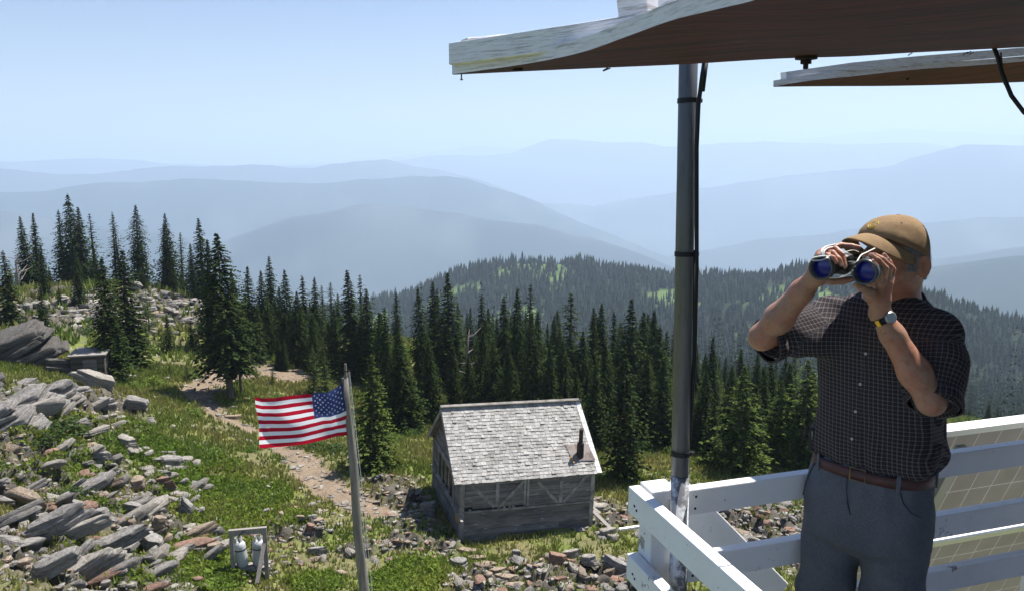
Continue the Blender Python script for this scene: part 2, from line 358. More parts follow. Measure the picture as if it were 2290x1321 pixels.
DK, TP = (.004, .009, .004), (.044, .068, .015)  # core shade and sunlit tips put into the colour, besides paler new growth
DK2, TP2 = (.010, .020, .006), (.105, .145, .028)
PROTO = {
 'n': make_tree(1, DK, TP, rmax=.105, nwh=60, nb=9, droop=.5, prof=.7, tf=.3),                # narrow
 'm': make_tree(2, DK, TP, rmax=.145, nwh=58, nb=10, droop=.4, prof=.78),                  # medium
 'w': make_tree(3, DK, TP, rmax=.20, nwh=54, nb=12, droop=.35, prof=.85, st=6, tf=.2),          # wide
 's': make_tree(4, DK, TP, rmax=.12, nwh=40, nb=7, droop=.3, gap=.35, irr=.4, prof=.55),# scraggy
 'd': make_tree(5, DK, TP, rmax=.16, nwh=62, nb=12, droop=.45, prof=.6, bulge=.08, st=5, tf=.2, skirt=.03), # dense column
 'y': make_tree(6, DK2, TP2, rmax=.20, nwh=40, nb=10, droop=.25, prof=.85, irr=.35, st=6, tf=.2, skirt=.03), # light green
 'l': make_tree(7, DK2, (.11, .15, .04), rmax=.17, nwh=26, nb=8, droop=.1, prof=.8, irr=.3, skirt=.02), # sapling
 't': make_tree(8, DK, TP, rmax=.19, nwh=62, nb=13, droop=.42, prof=.7, skirt=.2, bulge=.1, st=7, tf=.15), # raised skirt, bare foot
}
ALT = {k_: [PROTO[k_]] for k_ in PROTO}
for k_, sd_, kw_ in (('n', 21, dict(rmax=.10, nwh=54, nb=8, droop=.55, prof=.6, tf=.3, gap=.15, irr=.35)), ('n', 22, dict(rmax=.125, nwh=58, nb=9, droop=.4, prof=.85, tf=.26, bulge=.14)), ('m', 23, dict(rmax=.155, nwh=52, nb=9, droop=.45, prof=.62, bulge=.16, irr=.35)),
                     ('m', 24, dict(rmax=.13, nwh=58, nb=10, droop=.35, prof=.95, gap=.1)), ('d', 25, dict(rmax=.15, nwh=60, nb=11, droop=.45, prof=.72, bulge=.18, st=5, tf=.2)), ('w', 26, dict(rmax=.19, nwh=50, nb=11, droop=.4, prof=.7, bulge=.2, st=6, tf=.2, irr=.35)), ('y', 27, dict(rmax=.18, nwh=38, nb=9, droop=.3, prof=.75, irr=.4, st=6, tf=.2, bulge=.1))):
    c_dk, c_tp = (DK2, TP2) if k_ == 'y' else (DK, TP); ALT[k_].append(make_tree(sd_, c_dk, c_tp, **kw_))
used_p = set()
TREES = [  # base px, base py or None, top py, dist or None, kind, width factor, group
 # rocky hill
 (8,None,560,44,'n',1.6,'hill'),(48,None,484,60,'n',1.2,'hill'),(70,None,476,61,'m',1,'hill'),(90,None,548,52,'m',.9,'hill'),
 (128,None,470,62,'n',1.2,'hill'),(150,None,433,61,'d',.85,'hill'),(170,None,463,60,'n',1.3,'hill'),(202,None,478,63,'s',1.2,'hill'),(168,None,560,51,'d',.9,'hill'),
 (208,None,560,58,'w',.9,'hill'),(246,None,474,62,'s',.8,'hill'),(258,None,480,62,'s',.9,'hill'),(300,None,458,59,'d',1.0,'hill'),(318,None,600,57,'w',.8,'hill'),(372,None,477,61,'m',1.0,'hill'),(362,None,500,62,'n',1.1,'hill'),
 (380,None,560,60,'n',1.2,'hill'),(400,None,520,63,'s',1.3,'hill'),(425,None,545,60,'n',1.3,'hill'),(446,None,487,58,'n',1.2,'hill'),(226,None,590,57,'w',.9,'hill'),(20,None,600,58,'w',.8,'hill'),(110,None,600,60,'w',1,'hill'),
 (130,None,640,50,'d',.8,'hill'),(335,740,640,None,'l',.8,'hill'),(100,775,640,None,'n',1.2,'hill'),
 # meadow, in front of and left of the path
 (250,845,575,None,'d',1.05,'meadow'),(292,815,560,None,'n',1.5,'meadow'),(516,892,520,None,'t',1.0,'meadow'),(466,None,535,48,'m',1.1,'meadow'),(540,880,600,None,'t',.5,'meadow'),(548,None,596,50,'n',1.3,'meadow'),
 (378,790,700,None,'m',1,'meadow'),(330,778,722,None,'l',.9,'meadow'),(362,775,740,None,'l',.9,'meadow'),(404,780,735,None,'l',.9,'meadow'),(430,775,715,None,'n',1.2,'meadow'),(345,786,752,None,'l',.9,'meadow'),(420,850,812,None,'l',1.6,'meadow'),(381,838,806,None,'l',1.1,'meadow'),
 (580,None,605,50,'m',1.1,'meadow'),(600,None,573,54,'n',1.2,'meadow'),(640,None,603,49,'w',.8,'meadow'),(622,None,640,52,'w',.9,'meadow'),(676,None,617,50,'n',1.3,'meadow'),(700,None,620,51,'m',1.0,'meadow'),(660,None,650,47,'w',.9,'meadow'),
 (720,None,638,56,'s',1.4,'meadow'),(738,None,630,57,'s',1.4,'meadow'),(752,None,655,58,'n',1.3,'meadow'),(700,None,700,46,'d',1,'meadow'),(730,None,720,45,'m',1.1,'meadow'),(600,None,690,48,'d',1,'meadow'),
 (703,885,770,None,'l',1.1,'meadow'),(727,880,785,None,'l',1.1,'meadow'),(610,860,815,None,'l',1,'meadow'),(575,850,812,None,'l',1,'meadow'),(480,965,930,None,'l',1.1,'meadow'),(520,800,745,None,'m',1,'meadow'),
 # row behind the flagpole and the cabin
 (782,None,603,46,'n',1.25,'row'),(806,None,615,50,'s',1.1,'row'),(820,None,645,45,'n',1.3,'row'),(838,1052,792,None,'y',.95,'row'),(864,None,688,40,'m',1.1,'row'),(850,None,700,46,'n',1.3,'row'),(885,None,655,54,'n',1.2,'row'),(902,962,740,None,'w',1.0,'row'),(865,None,760,38,'d',.9,'row'),
 (941,None,642,42,'d',.8,'row'),(962,None,630,48,'n',1.1,'row'),(976,None,646,48,'n',1.1,'row'),(1003,None,610,46,'n',1.3,'row'),(1027,None,676,55,'n',1.1,'row'),(1016,905,770,None,'m',.9,'row'),(960,None,760,38,'w',.8,'row'),
 (1053,None,688,56,'m',.9,'row'),(1082,None,660,47,'n',1.1,'row'),(1096,None,688,48,'n',1.2,'row'),(1078,None,740,41,'m',1.0,'row'),(1122,None,663,44,'n',1.3,'row'),(1108,None,760,40,'m',1.1,'row'),(1156,None,642,42,'d',.75,'row'),(1181,None,637,46,'s',1.1,'row'),
 (1190,None,700,38,'d',.9,'row'),(1208,None,695,44,'n',1.2,'row'),(1224,None,722,52,'m',.9,'row'),(1242,None,720,52,'n',1.1,'row'),(1278,None,655,42,'s',1.5,'row'),(1262,None,760,39,'w',.9,'row'),(1324,None,688,43,'m',1.0,'row'),(1346,None,676,45,'n',1.2,'row'),(1300,None,740,40,'w',.9,'row'),
 (1358,None,770,35.5,'d',.9,'row'),(1376,None,697,46,'n',1.2,'row'),(1406,None,667,44,'n',1.3,'row'),(1430,None,720,47,'n',1.3,'row'),(1396,1070,782,None,'m',1.0,'row'),(1335,None,800,34,'m',1,'row'),(1460,None,731,50,'m',1.0,'row'),(1476,None,727,40,'n',1.3,'row'),(1494,None,738,42,'n',1.3,'row'),
 (1450,None,800,37,'d',.8,'row'),(1230,None,770,38,'m',1.1,'row'),(1140,None,770,39,'w',.8,'row'),(1050,None,790,42,'w',.8,'row'),(1290,None,830,37,'d',1,'row'),
 # right of the pipe, beyond the railing
 (1558,None,770,44,'n',1.3,'right'),(1592,None,752,38,'m',1.1,'right'),(1650,1056,815,None,'y',1.1,'right'),(1694,None,785,50,'n',1.2,'right'),(1708,None,848,36,'m',1.2,'right'),(1790,1045,800,None,'y',1.25,'right'),(1745,None,880,36,'y',1.0,'right'),(1625,None,850,37,'m',1.1,'right'),
 (1560,None,900,35,'w',1.0,'right'),(1530,None,800,38,'d',.9,'right'),(1840,None,820,45,'m',1.1,'right'),(1670,None,880,40,'w',.9,'right'),(1600,1045,960,None,'l',1.2,'right'),(1722,1040,980,None,'l',1.2,'right'),(1940,None,860,60,'m',1.1,'right'),
 (2140,None,897,78,'m',1.2,'right'),(2168,None,912,82,'n',1.3,'right'),(2213,None,895,76,'m',1.1,'right'),(2100,None,905,80,'n',1.2,'right'),
]
rf_ = random.Random(11)
for k_ in range(95):
    px_ = rf_.uniform(560, 1540); D_ = rf_.uniform(44, 74); sky_ = 672 if px_ < 760 else 690
    TREES.append((px_, None, rf_.uniform(sky_, sky_+95), D_, rf_.choice('nnmdw'), rf_.uniform(.9, 1.25), 'row'))
for k_ in range(34):
    px_ = rf_.uniform(1545, 1830); D_ = rf_.uniform(36, 62); TREES.append((px_, None, rf_.uniform(790, 900)-(D_-36)*1.0, D_, rf_.choice('nmdwy'), rf_.uniform(.9, 1.2), 'right'))
for px_, pb_, pt_, kd_ in ((1568,1010,830,'m'),(1590,1035,900,'d'),(1625,1020,840,'n'),(1680,1045,860,'d'),(1700,1020,820,'m'),(1735,1040,850,'y'),(1760,1015,810,'m'),(1805,1040,830,'d'),(1545,990,850,'n'),(1720,990,800,'n'),(1480,1000,800,'m'),(1440,985,790,'d')): TREES.append((px_, pb_, pt_, None, kd_, 1.1, 'right' if px_ > 1540 else 'row'))
for k_ in range(12):
    px_ = rf_.uniform(2080, 2290); D_ = rf_.uniform(84, 105); TREES.append((px_, None, rf_.uniform(905, 950), D_, rf_.choice('nm'), rf_.uniform(.9, 1.2), 'right'))
GN = {'hill': ('on the rocky hill at left', 'firs on the rocky hill'), 'meadow': ('around the dirt path', 'firs around the path and meadow'),
      'row': ('in the row behind the cabin', 'firs in the row behind the cabin'), 'right': ('beyond the white railing', 'firs beyond the white railing')}
KN = {'n': 'narrow dark green fir', 'm': 'dark green fir', 'w': 'broad dark fir', 's': 'scraggy thin fir', 'd': 'dense columnar fir', 'y': 'light green drooping fir', 'l': 'small pale fir sapling', 't': 'fir with bare lower trunk'}
ONES = ['', 'first','second','third','fourth','fifth','sixth','seventh','eighth','ninth']
ORD = ['first','second','third','fourth','fifth','sixth','seventh','eighth','ninth','tenth','eleventh','twelfth','thirteenth','fourteenth','fifteenth','sixteenth','seventeenth','eighteenth','nineteenth','twentieth']+[t_+s_ for t_ in ('twenty-','thirty-','forty-','fifty-','sixty-','seventy-','eighty-') for s_ in ONES[1:]]
rt = random.Random(7)
cnt = {}; tot = {}
for t in TREES: tot[(t[4], t[6])] = tot.get((t[4], t[6]), 0)+1
tree_xy = []
for (px, pb, pt, D, kd, wf, grp) in sorted(TREES, key=lambda t: t[0]):
    if pb: g0 = ground_at(px, pb); gx, gy = g0.x, g0.y
    else:
        q = P(px, pt, D); gx, gy = q.x, q.y
    gz = float(H(gx, gy)[0])-.08
    top = CAMZ+gy*ray(px, pt)[2]/ray(px, pt)[1]
    hgt = max(top-gz, .5)
    ai_ = rt.randrange(len(ALT[kd])); pr = ALT[kd][ai_]
    if (kd, ai_) not in used_p: o = pr; used_p.add((kd, ai_))
    else: o = copy_tree(pr)
    o.location = (gx, gy, gz)
    wscale = hgt*wf*1.08 if hgt < 6 else (6+(hgt-6)*.75)*wf*1.12
    o.scale = (wscale, wscale, hgt); o.rotation_euler = (R(rt.uniform(-1.5, 1.5)), R(rt.uniform(-1.5, 1.5)), rt.uniform(0, 6.28))
    k = (kd, grp); cnt[k] = cnt.get(k, 0)+1
    lab = (f'{ORD[cnt[k]-1]} from left, ' if tot[k] > 1 else '')+KN[kd]+' '+GN[grp][0]
    tag(o, lab, 'tree', GN[grp][1]); tree_xy.append((gx, gy, wscale*.13))
tree_xy = np.array(tree_xy)
# dead snags
grey_wood = mat('weathered_wood', (.30, .27, .24), .9, noise=[(14, (.16, .14, .12), .4, .7)], bump=(60, .6, .006), wood=(3, 3, .4))
for n_, (px, pb, pt, D, lab) in enumerate([(30, None, 565, 57, 'bare dead tree snag with broken branches at the hill edge'), (1042, None, 735, 45, 'bleached dead tree with bare branches among the dark firs behind the cabin'),
                                           (30, None, 600, 58, 'lower crooked dead stub beside the bare snag at the hill edge')]):
    q = P(px, pt, D); gz = float(H(q.x, q.y)[0]); h_ = max(q.z-gz, 1.5); rs = random.Random(n_+3)
    root = empty('dead_tree', (q.x, q.y, gz)); tag(root, lab, 'dead tree')
    MB().tube([(0, 0, -.1), (.1, 0, h_*.4), (.05, .1, h_*.7), (.2, 0, h_)], .1, 7, rr=[.14, .1, .07, .015]).build('trunk', grey_wood, root, True)
    for i in range(9):
        z = h_*rs.uniform(.3, .95); a = rs.uniform(0, 6.28); l = rs.uniform(.5, 1.3)
        MB().tube([(0.05, 0, z), (math.cos(a)*l*.5, math.sin(a)*l*.5, z+.1), (math.cos(a)*l, math.sin(a)*l, z+l*rs.uniform(.1, .7))], .02, 5, rr=[.035, .025, .008]).build('branch', grey_wood, root, True)
# ------------------------------------------------------------------ far forest (one wood)
g = np.random.default_rng(5)
N = 52000
rr = np.sqrt(g.uniform(72**2, 900**2, N)); aa = g.uniform(R(-37), R(37), N)
rr = np.where(g.random(N) < .08, g.uniform(72, 260, N), rr)
x, y = np.sin(aa)*rr, np.cos(aa)*rr
pxx = PW/2+FPX*np.tan(aa)
dens = 1-np.clip((fbm(x/38+9, y/38, 41, 5)-.575)*9, 0, .82)
dens *= np.clip((fbm(x/12, y/12, 45, 3)-.2)*3.5, .4, 1)
keep = (g.random(N) < dens) & (rr > 105) & (g.random(N) < np.clip(rr/300, .2, 1))
keep &= ~((rr < 95) & (pxx > 1800)) 
x, y, rr = x[keep], y[keep], rr[keep]; z = H(x, y)
def lod(n_l, sides, rmax, seed):
    r_ = np.random.default_rng(seed); v = []; f = []
    for l in range(n_l):
        zb = .05+.80*l/n_l; zt = zb+1.9/n_l; zt = min(zt, 1.0); rad = rmax*(1-zb)**.75
        a0 = r_.random()*6; b = len(v); v.append((0, 0, zt))
        for k in range(sides):
            q = a0+k*6.283/sides; rk = rad*r_.uniform(.55, 1.25) if k % 2 else rad*r_.uniform(.9, 1.2)
            v.append((math.cos(q)*rk, math.sin(q)*rk, zb-.03*r_.random()))
        for k in range(sides): f.append((b, b+1+k, b+1+(k+1) % sides))
    return np.array(v), np.array(f)
VV = []; FF = []; CC = []; off = 0
for cls in range(6):
    if cls < 3:
        v_, f_, _ = conifer(50+cls, nwh=13, nb=6, st=2, rmax=.15, prof=.6, droop=.4); lo = (v_, np.concatenate([f_[:, :3], f_[:, [0, 2, 3]]]))
    else: lo = lod(5, 6, .17, 60+cls)
    sel = np.where((rr < 260) if cls < 3 else (rr >= 260))[0]; sel = sel[sel % 3 == cls % 3]
    if not len(sel): continue
    hh = g.uniform(3.5, 11.5, len(sel))*(.45+1.1*fbm(x[sel]/30, y[sel]/30, 47)); ww = hh*g.uniform(.75, 1.3, len(sel)); th = g.uniform(0, 6.28, len(sel))
    c, s = np.cos(th), np.sin(th); bv = lo[0]
    X = x[sel, None]+(bv[None, :, 0]*c[:, None]-bv[None, :, 1]*s[:, None])*ww[:, None]
    Y = y[sel, None]+(bv[None, :, 0]*s[:, None]+bv[None, :, 1]*c[:, None])*ww[:, None]
    Z = z[sel, None]-.2+bv[None, :, 2]*hh[:, None]
    VV.append(np.stack([X, Y, Z], -1).reshape(-1, 3)); FF.append((lo[1][None]+(off+np.arange(len(sel))*len(bv))[:, None, None]).reshape(-1, 3)); off += len(sel)*len(bv)
    tc_ = g.uniform(.35, 1.6, len(sel)); CC.append((np.array([.010, .019, .011])[None, None]*tc_[:, None, None]*np.ones((1, len(bv), 1))).reshape(-1, 3))
fm = mat('distant_firs', attr='leafc', rough=.85, spec=.1)
fo_ = obj('forest', np.concatenate(VV), np.concatenate(FF), fm); point_attr(fo_, 'leafc', np.concatenate(CC)); tag(fo_, 'dark conifer forest covering the middle ridge', 'forest', kind='stuff')
del fo_['category'], fo_['label']
# ------------------------------------------------------------------ rocks
def rock_mesh(seed, flat=.35, pts=22, slab=.5):
    r_ = random.Random(seed); bm = bmesh.new()
    for i in range(pts):
        v = Vector([r_.gauss(0, 1) for _ in range(3)]).normalized()
        v = Vector((v.x*(1 if r_.random() < slab else .75), v.y*.75, v.z))
        v.z = max(-.62, min(.62, v.z*1.9)); bm.verts.new((v.x, v.y, v.z*flat))
    bmesh.ops.convex_hull(bm, input=bm.verts); 
    bmesh.ops.delete(bm, geom=[v for v in bm.verts if not v.link_faces], context='VERTS')
    bmesh.ops.dissolve_limit(bm, angle_limit=R(12), verts=bm.verts, edges=bm.edges)
    bmesh.ops.bevel(bm, geom=list(bm.edges), offset=.018, segments=1, affect='EDGES', clamp_overlap=True)
    bmesh.ops.triangulate(bm, faces=bm.faces)
    bm.verts.ensure_lookup_table(); v = np.array([p.co[:] for p in bm.verts]); f = np.array([[q.index for q in t.verts] for t in bm.faces]); bm.free()
    return v, f
def slab_mesh(seed, layers=1, flat=.3, shrink=.12, curve=0):
    r_ = random.Random(seed); bm = bmesh.new(); z = -flat/2*1.0; n = r_.choice((5, 6, 6, 7, 8)); hh = flat/layers
    base = [(a_*6.283/n+r_.uniform(-.35, .35), r_.uniform(.62, 1.08)) for a_ in range(n)]
    cx_ = cy_ = 0.0; k = 1.0
    for L_ in range(layers):
        t0, t1 = z, z+hh*r_.uniform(.8, 1.25); vs = []
        ol = [(a_+r_.uniform(-.12, .12), q_*r_.uniform(.9, 1.08)) for a_, q_ in base]; tx, ty = r_.uniform(-.12, .12), r_.uniform(-.12, .12)
        for zz0, kk in ((t0, 1.0), (t1, r_.uniform(.82, .98))):
            for a_, q_ in ol:
                x_, y_ = math.cos(a_)*q_*k*kk+cx_, math.sin(a_)*q_*k*kk*.8+cy_
                vs.append(bm.verts.new((x_, y_, zz0+(tx*x_+ty*y_)*(1 if kk < 1 or L_ else 0)*flat*1.2+curve*(-x_*x_))))
        bmesh.ops.convex_hull(bm, input=vs); z = t1-.1*hh; k *= 1-shrink*r_.random(); cx_ += r_.uniform(-.1, .1); cy_ += r_.uniform(-.06, .1)
    bmesh.ops.delete(bm, geom=[v for v in bm.verts if not v.link_faces], context='VERTS')
    bmesh.ops.dissolve_limit(bm, angle_limit=R(7), verts=bm.verts, edges=bm.edges)
    bmesh.ops.bevel(bm, geom=list(bm.edges), offset=.022, segments=1, affect='EDGES', clamp_overlap=True)
    bmesh.ops.triangulate(bm, faces=bm.faces); bm.verts.ensure_lookup_table()
    v = np.array([p.co[:] for p in bm.verts]); f = np.array([[q.index for q in t.verts] for t in bm.faces]); bm.free(); return v, f
def rock_material(name, base, second, lichen=True):
    m = mat(name, base, .9, .2, noise=[(2.2, second, .4, .65), (9, (.62, .6, .58), .42, .62, 'mul'), (5.5, (.20, .19, .10), .60, .72)] if lichen else [(2.2, second, .4, .65), (9, (.62, .6, .58), .42, .62, 'mul')],
            bump=[(4.5, .8, .10), (22, .7, .02)], wood=(1, 1, 5.5))
    return m
RM_D = None
RM = [rock_material('grey_schist', (.30, .285, .26), (.19, .175, .16)), rock_material('pale_schist', (.35, .325, .285), (.28, .255, .21)),
      rock_material('rusty_schist', (.30, .19, .14), (.22, .14, .105), False), rock_material('tan_schist', (.34, .27, .20), (.24, .19, .145), False), rock_material('shaded_schist', (.13, .12, .11), (.085, .078, .07))]  # last one is a darkened copy: shade of the outcrop face put into its colour
RMS = []
for k in range(14):
    v, f = slab_mesh(300+k, 1+k % 3, [.3, .42, .55, .35, .8][k % 5]) if k % 4 else rock_mesh(100+k, flat=[.2, .28, .38, .5, .65, .24, .32][k % 7], pts=14+k % 5*3); RMS.append((v, f))
rock_me = {}
def rock_obj(k, mi):
    if (k, mi) not in rock_me:
        o = obj('rock', RMS[k][0], RMS[k][1], RM[mi]); me = o.data; bpy.data.objects.remove(o); rock_me[(k, mi)] = me
    o = bpy.data.objects.new('rock', rock_me[(k, mi)]); COL.objects.link(o); return o
ZONES = [ # centre px,py, radius m, number, size range, material weights, alignment tilt, label place, thickness
 (210,1190,3.2,130,(.3,.95),(6,3,1,1),'in the tilted outcrop at lower left'),
 (330,1110,1.6,60,(.2,.6),(4,4,2,1),'in the tilted outcrop at lower left'),
 (60,1060,2.4,60,(.2,.6),(5,3,1,2),'in the tilted outcrop at lower left'),
 (300,1290,1.6,22,(.25,.6),(5,3,1,1),'in the tilted outcrop at lower left'),
 (180,900,3.2,46,(.4,1.0),(6,3,0,1),'below the dark outcrop at left'),
 (60,900,3.0,20,(.5,1.2),(6,3,0,0),'below the dark outcrop at left'),
 (250,1030,2.0,24,(.25,.7),(4,4,1,2),'between the green mats at left'),
 (385,1035,.8,10,(.3,.6),(5,4,0,0),'between the green mats at left'),
 (900,1090,1.5,44,(.15,.42),(1,3,3,5),'in the rubble left of the cabin'),
 (950,1150,1.2,30,(.12,.4),(2,3,3,4),'in the rubble left of the cabin'),
 (720,1160,1.6,28,(.12,.4),(3,4,2,3),'beside the path near the flagpole'),
 (650,1110,1.0,14,(.1,.3),(2,4,1,3),'beside the path near the flagpole'),
 (740,1235,1.6,38,(.15,.5),(4,4,1,1),'in the low stone line behind the flagpole foot'),
 (920,1222,1.2,36,(.15,.45),(4,4,2,1),'in the low stone line behind the flagpole foot'),
 (600,1225,.9,22,(.12,.35),(2,3,3,3),'around the gas cylinder rack'),
 (580,1290,.8,12,(.12,.35),(2,3,3,3),'around the gas cylinder rack'),
 (1090,1290,1.3,44,(.15,.5),(4,4,2,2),'beside the stone steps in front of the cabin'),
 (1250,1280,1.6,60,(.2,.6),(3,4,4,1),'in the rock pile in front of the cabin'),
 (1370,1270,1.2,34,(.2,.6),(4,4,2,1),'in the rock pile in front of the cabin'),
 (1370,1165,1.4,30,(.2,.6),(3,5,1,2),'right of the cabin wall'),
 (1640,1165,2.2,90,(.2,.65),(5,4,2,1),'in the scree beyond the railing'),
 (1740,1160,2.4,70,(.2,.6),(5,4,1,1),'in the scree beyond the railing'),
 (1760,1260,1.8,50,(.2,.6),(5,4,1,0),'in the scree beyond the railing'),
 (1600,1250,1.4,30,(.15,.5),(3,3,4,1),'in the scree beyond the railing'),
 (350,690,4.2,130,(.35,1.0),(4,5,0,1),'in the scree on the rocky hill'),
 (400,705,3.0,80,(.3,.9),(4,5,0,1),'in the scree on the rocky hill'),
 (300,670,3.4,60,(.4,1.1),(4,5,0,1),'in the scree on the rocky hill'),
 (180,690,3.5,40,(.4,1.2),(5,4,0,1),'in the scree on the rocky hill'),
 (70,705,4.0,50,(.3,1.0),(5,4,0,1),'in the scree on the rocky hill'),
 (480,900,2.0,18,(.12,.4),(2,4,0,4),'scattered along the dirt path'),
 (600,985,1.2,14,(.12,.35),(2,4,0,4),'scattered along the dirt path'),
 (380,860,2.4,20,(.15,.5),(2,4,0,4),'scattered in the grass left of the path'),
 (400,930,2.0,14,(.12,.4),(2,4,0,4),'scattered in the grass left of the path'),
]
MN = ['grey', 'pale grey', 'rusty red', 'tan']
rg = random.Random(42); items = []
for z_i, (px, py, rad, n, (s0, s1), wts, place) in enumerate(ZONES):
    c0 = ground_at(px, py)
    for k in range(n):
        a = rg.uniform(0, 6.283); d = rad*math.sqrt(rg.random()); X, Y = c0.x+math.cos(a)*d*1.1, c0.y+math.sin(a)*d
        s = s0+(s1-s0)*rg.random()**2.0
        mi = rg.choices(range(4), wts)[0]; items.append((X, Y, s, mi, place, z_i))
# general litter
for k in range(13000):
    a = rg.uniform(R(-36), R(36)); d = math.sqrt(rg.uniform(16**2, 60**2)); items.append((math.sin(a)*d, math.cos(a)*d, (.05+.25*rg.random()**2.5), rg.choices(range(4), (3, 5, 1, 4))[0], 'litter', -1))
for k in range(26000):
    a = rg.uniform(R(-36), R(34)); d = math.sqrt(rg.uniform(15**2, 34**2)); items.append((math.sin(a)*d, math.cos(a)*d, .06+.22*rg.random()**2, rg.choices(range(4), (5, 5, 1, 3))[0], 'litter', -2))
PMk, RMk, MMk = mask_at([i[0] for i in items], [i[1] for i in items])
zz = H([i[0] for i in items], [i[1] for i in items])
def in_cabin(X, Y):
    e1 = (math.sin(R(73.4)), math.cos(R(73.4))); e2 = (-e1[1], e1[0]); dx, dy = X+1.675, Y-24
    return -.1 < dx*e1[0]+dy*e1[1] < 4.6 and -.1 < dx*e2[0]+dy*e2[1] < 4.5
big = []; small = []
for i, it in enumerate(items):
    if in_cabin(it[0], it[1]): continue
    if it[4] == 'litter' and (MMk[i] > .4 or (RMk[i] < .35 and PMk[i] < .4 and (i % 7))): continue
    if it[5] == -2 and RMk[i] < .3 and PMk[i] < .55: continue
    if it[5] == -2 and RMk[i] < .3 and i % 5: continue
    (small if it[4] == 'litter' else big).append((i, it))
big.sort(key=lambda q: -q[1][2]/math.hypot(q[1][0], q[1][1])*(1 if q[1][5] < 24 else .75))
def rock_rot(it, k):
    X, Y = it[0], it[1]
    if 'outcrop' in it[4] or 'mats' in it[4]: return (R(rg.gauss(12, 14)), R(rg.gauss(-16, 14)), R(rg.gauss(22, 26)))
    return (R(rg.gauss(0, 16)), R(rg.gauss(0, 16)), rg.uniform(0, 6.28))
for i, it in big[:285]:
    k = rg.randrange(14); o = rock_obj(k, it[3]); s = it[2]*.62
    o.location = (it[0], it[1], float(zz[i])+s*.06); o.rotation_euler = rock_rot(it, k); ol = 'outcrop' in it[4]; o.scale = (s*rg.uniform(.9, 1.35)*(1.5 if ol else 1), s*rg.uniform(.65, 1.0)*(.75 if ol else 1), s*rg.uniform(.8, 1.2))
    tag(o, f'{MN[it[3]]} angular rock {it[4]}', 'rock', f'{MN[it[3]]} rocks {it[4]}')
def merge_rocks(lst, name, smallk=False):
    VV, FF, MI, off = [], [], [], 0
    for i, it in lst:
        k = rg.randrange(14); v, f = RMS[k]; s = it[2]*.62
        e = Matrix.Translation((it[0], it[1], float(zz[i])+s*.12)) @ (Matrix.Rotation(rg.uniform(0, 6.28), 4, 'Z') @ Matrix.Rotation(R(rg.gauss(0, 14)), 4, 'X') if 'outcrop' not in it[4] else __import__('mathutils').Euler(rock_rot(it, k)).to_matrix().to_4x4()) @ Matrix.Diagonal((s*rg.uniform(.9, 1.3), s*rg.uniform(.65, 1), s*rg.uniform(.8, 1.2), 1))
        M = np.array(e); VV.append(v@M[:3, :3].T+M[:3, 3]); FF.append(f+off); off += len(v); MI += [it[3]]*len(f)
    o = obj(name, np.concatenate(VV), np.concatenate(FF), mats=RM, midx=MI); tag(o, kind='stuff'); return o
merge_rocks(big[285:], 'scree'); merge_rocks(small, 'loose_stones')
# hero slabs: px,py of centre, length m, width, thick, roll, pitch, yaw deg, material, label
def hero(px, py, L, W_, T, rot, mi, lab, seed, lift=.1, name='boulder'):
    nl = 1 if T < .22 else 3 if T < .6 else 5 if T < 1.2 else 7
    v, f = slab_mesh(900+seed, nl, 1.25, .14, .10 if 'curved' in lab else 0)
    p = ground_at(px, py); o = obj(name, v*np.array([L/2, W_/2, T/1.4]), f, RM[mi])
    m = o.modifiers.new('sub', 'SUBSURF'); m.subdivision_type = 'SIMPLE'; m.levels = m.render_levels = 2
    tx = bpy.data.textures.new('rockrough', 'CLOUDS'); tx.noise_scale = .35; tx.noise_depth = 4
    d = o.modifiers.new('rough', 'DISPLACE'); d.texture = tx; d.strength = .09*min(T, .8)+.03; d.mid_level = .5; d.texture_coords = 'LOCAL'
    o.location = p+Vector((0, 0, lift)); o.rotation_euler = [R(a) for a in rot]; tag(o, lab, 'boulder'); return o
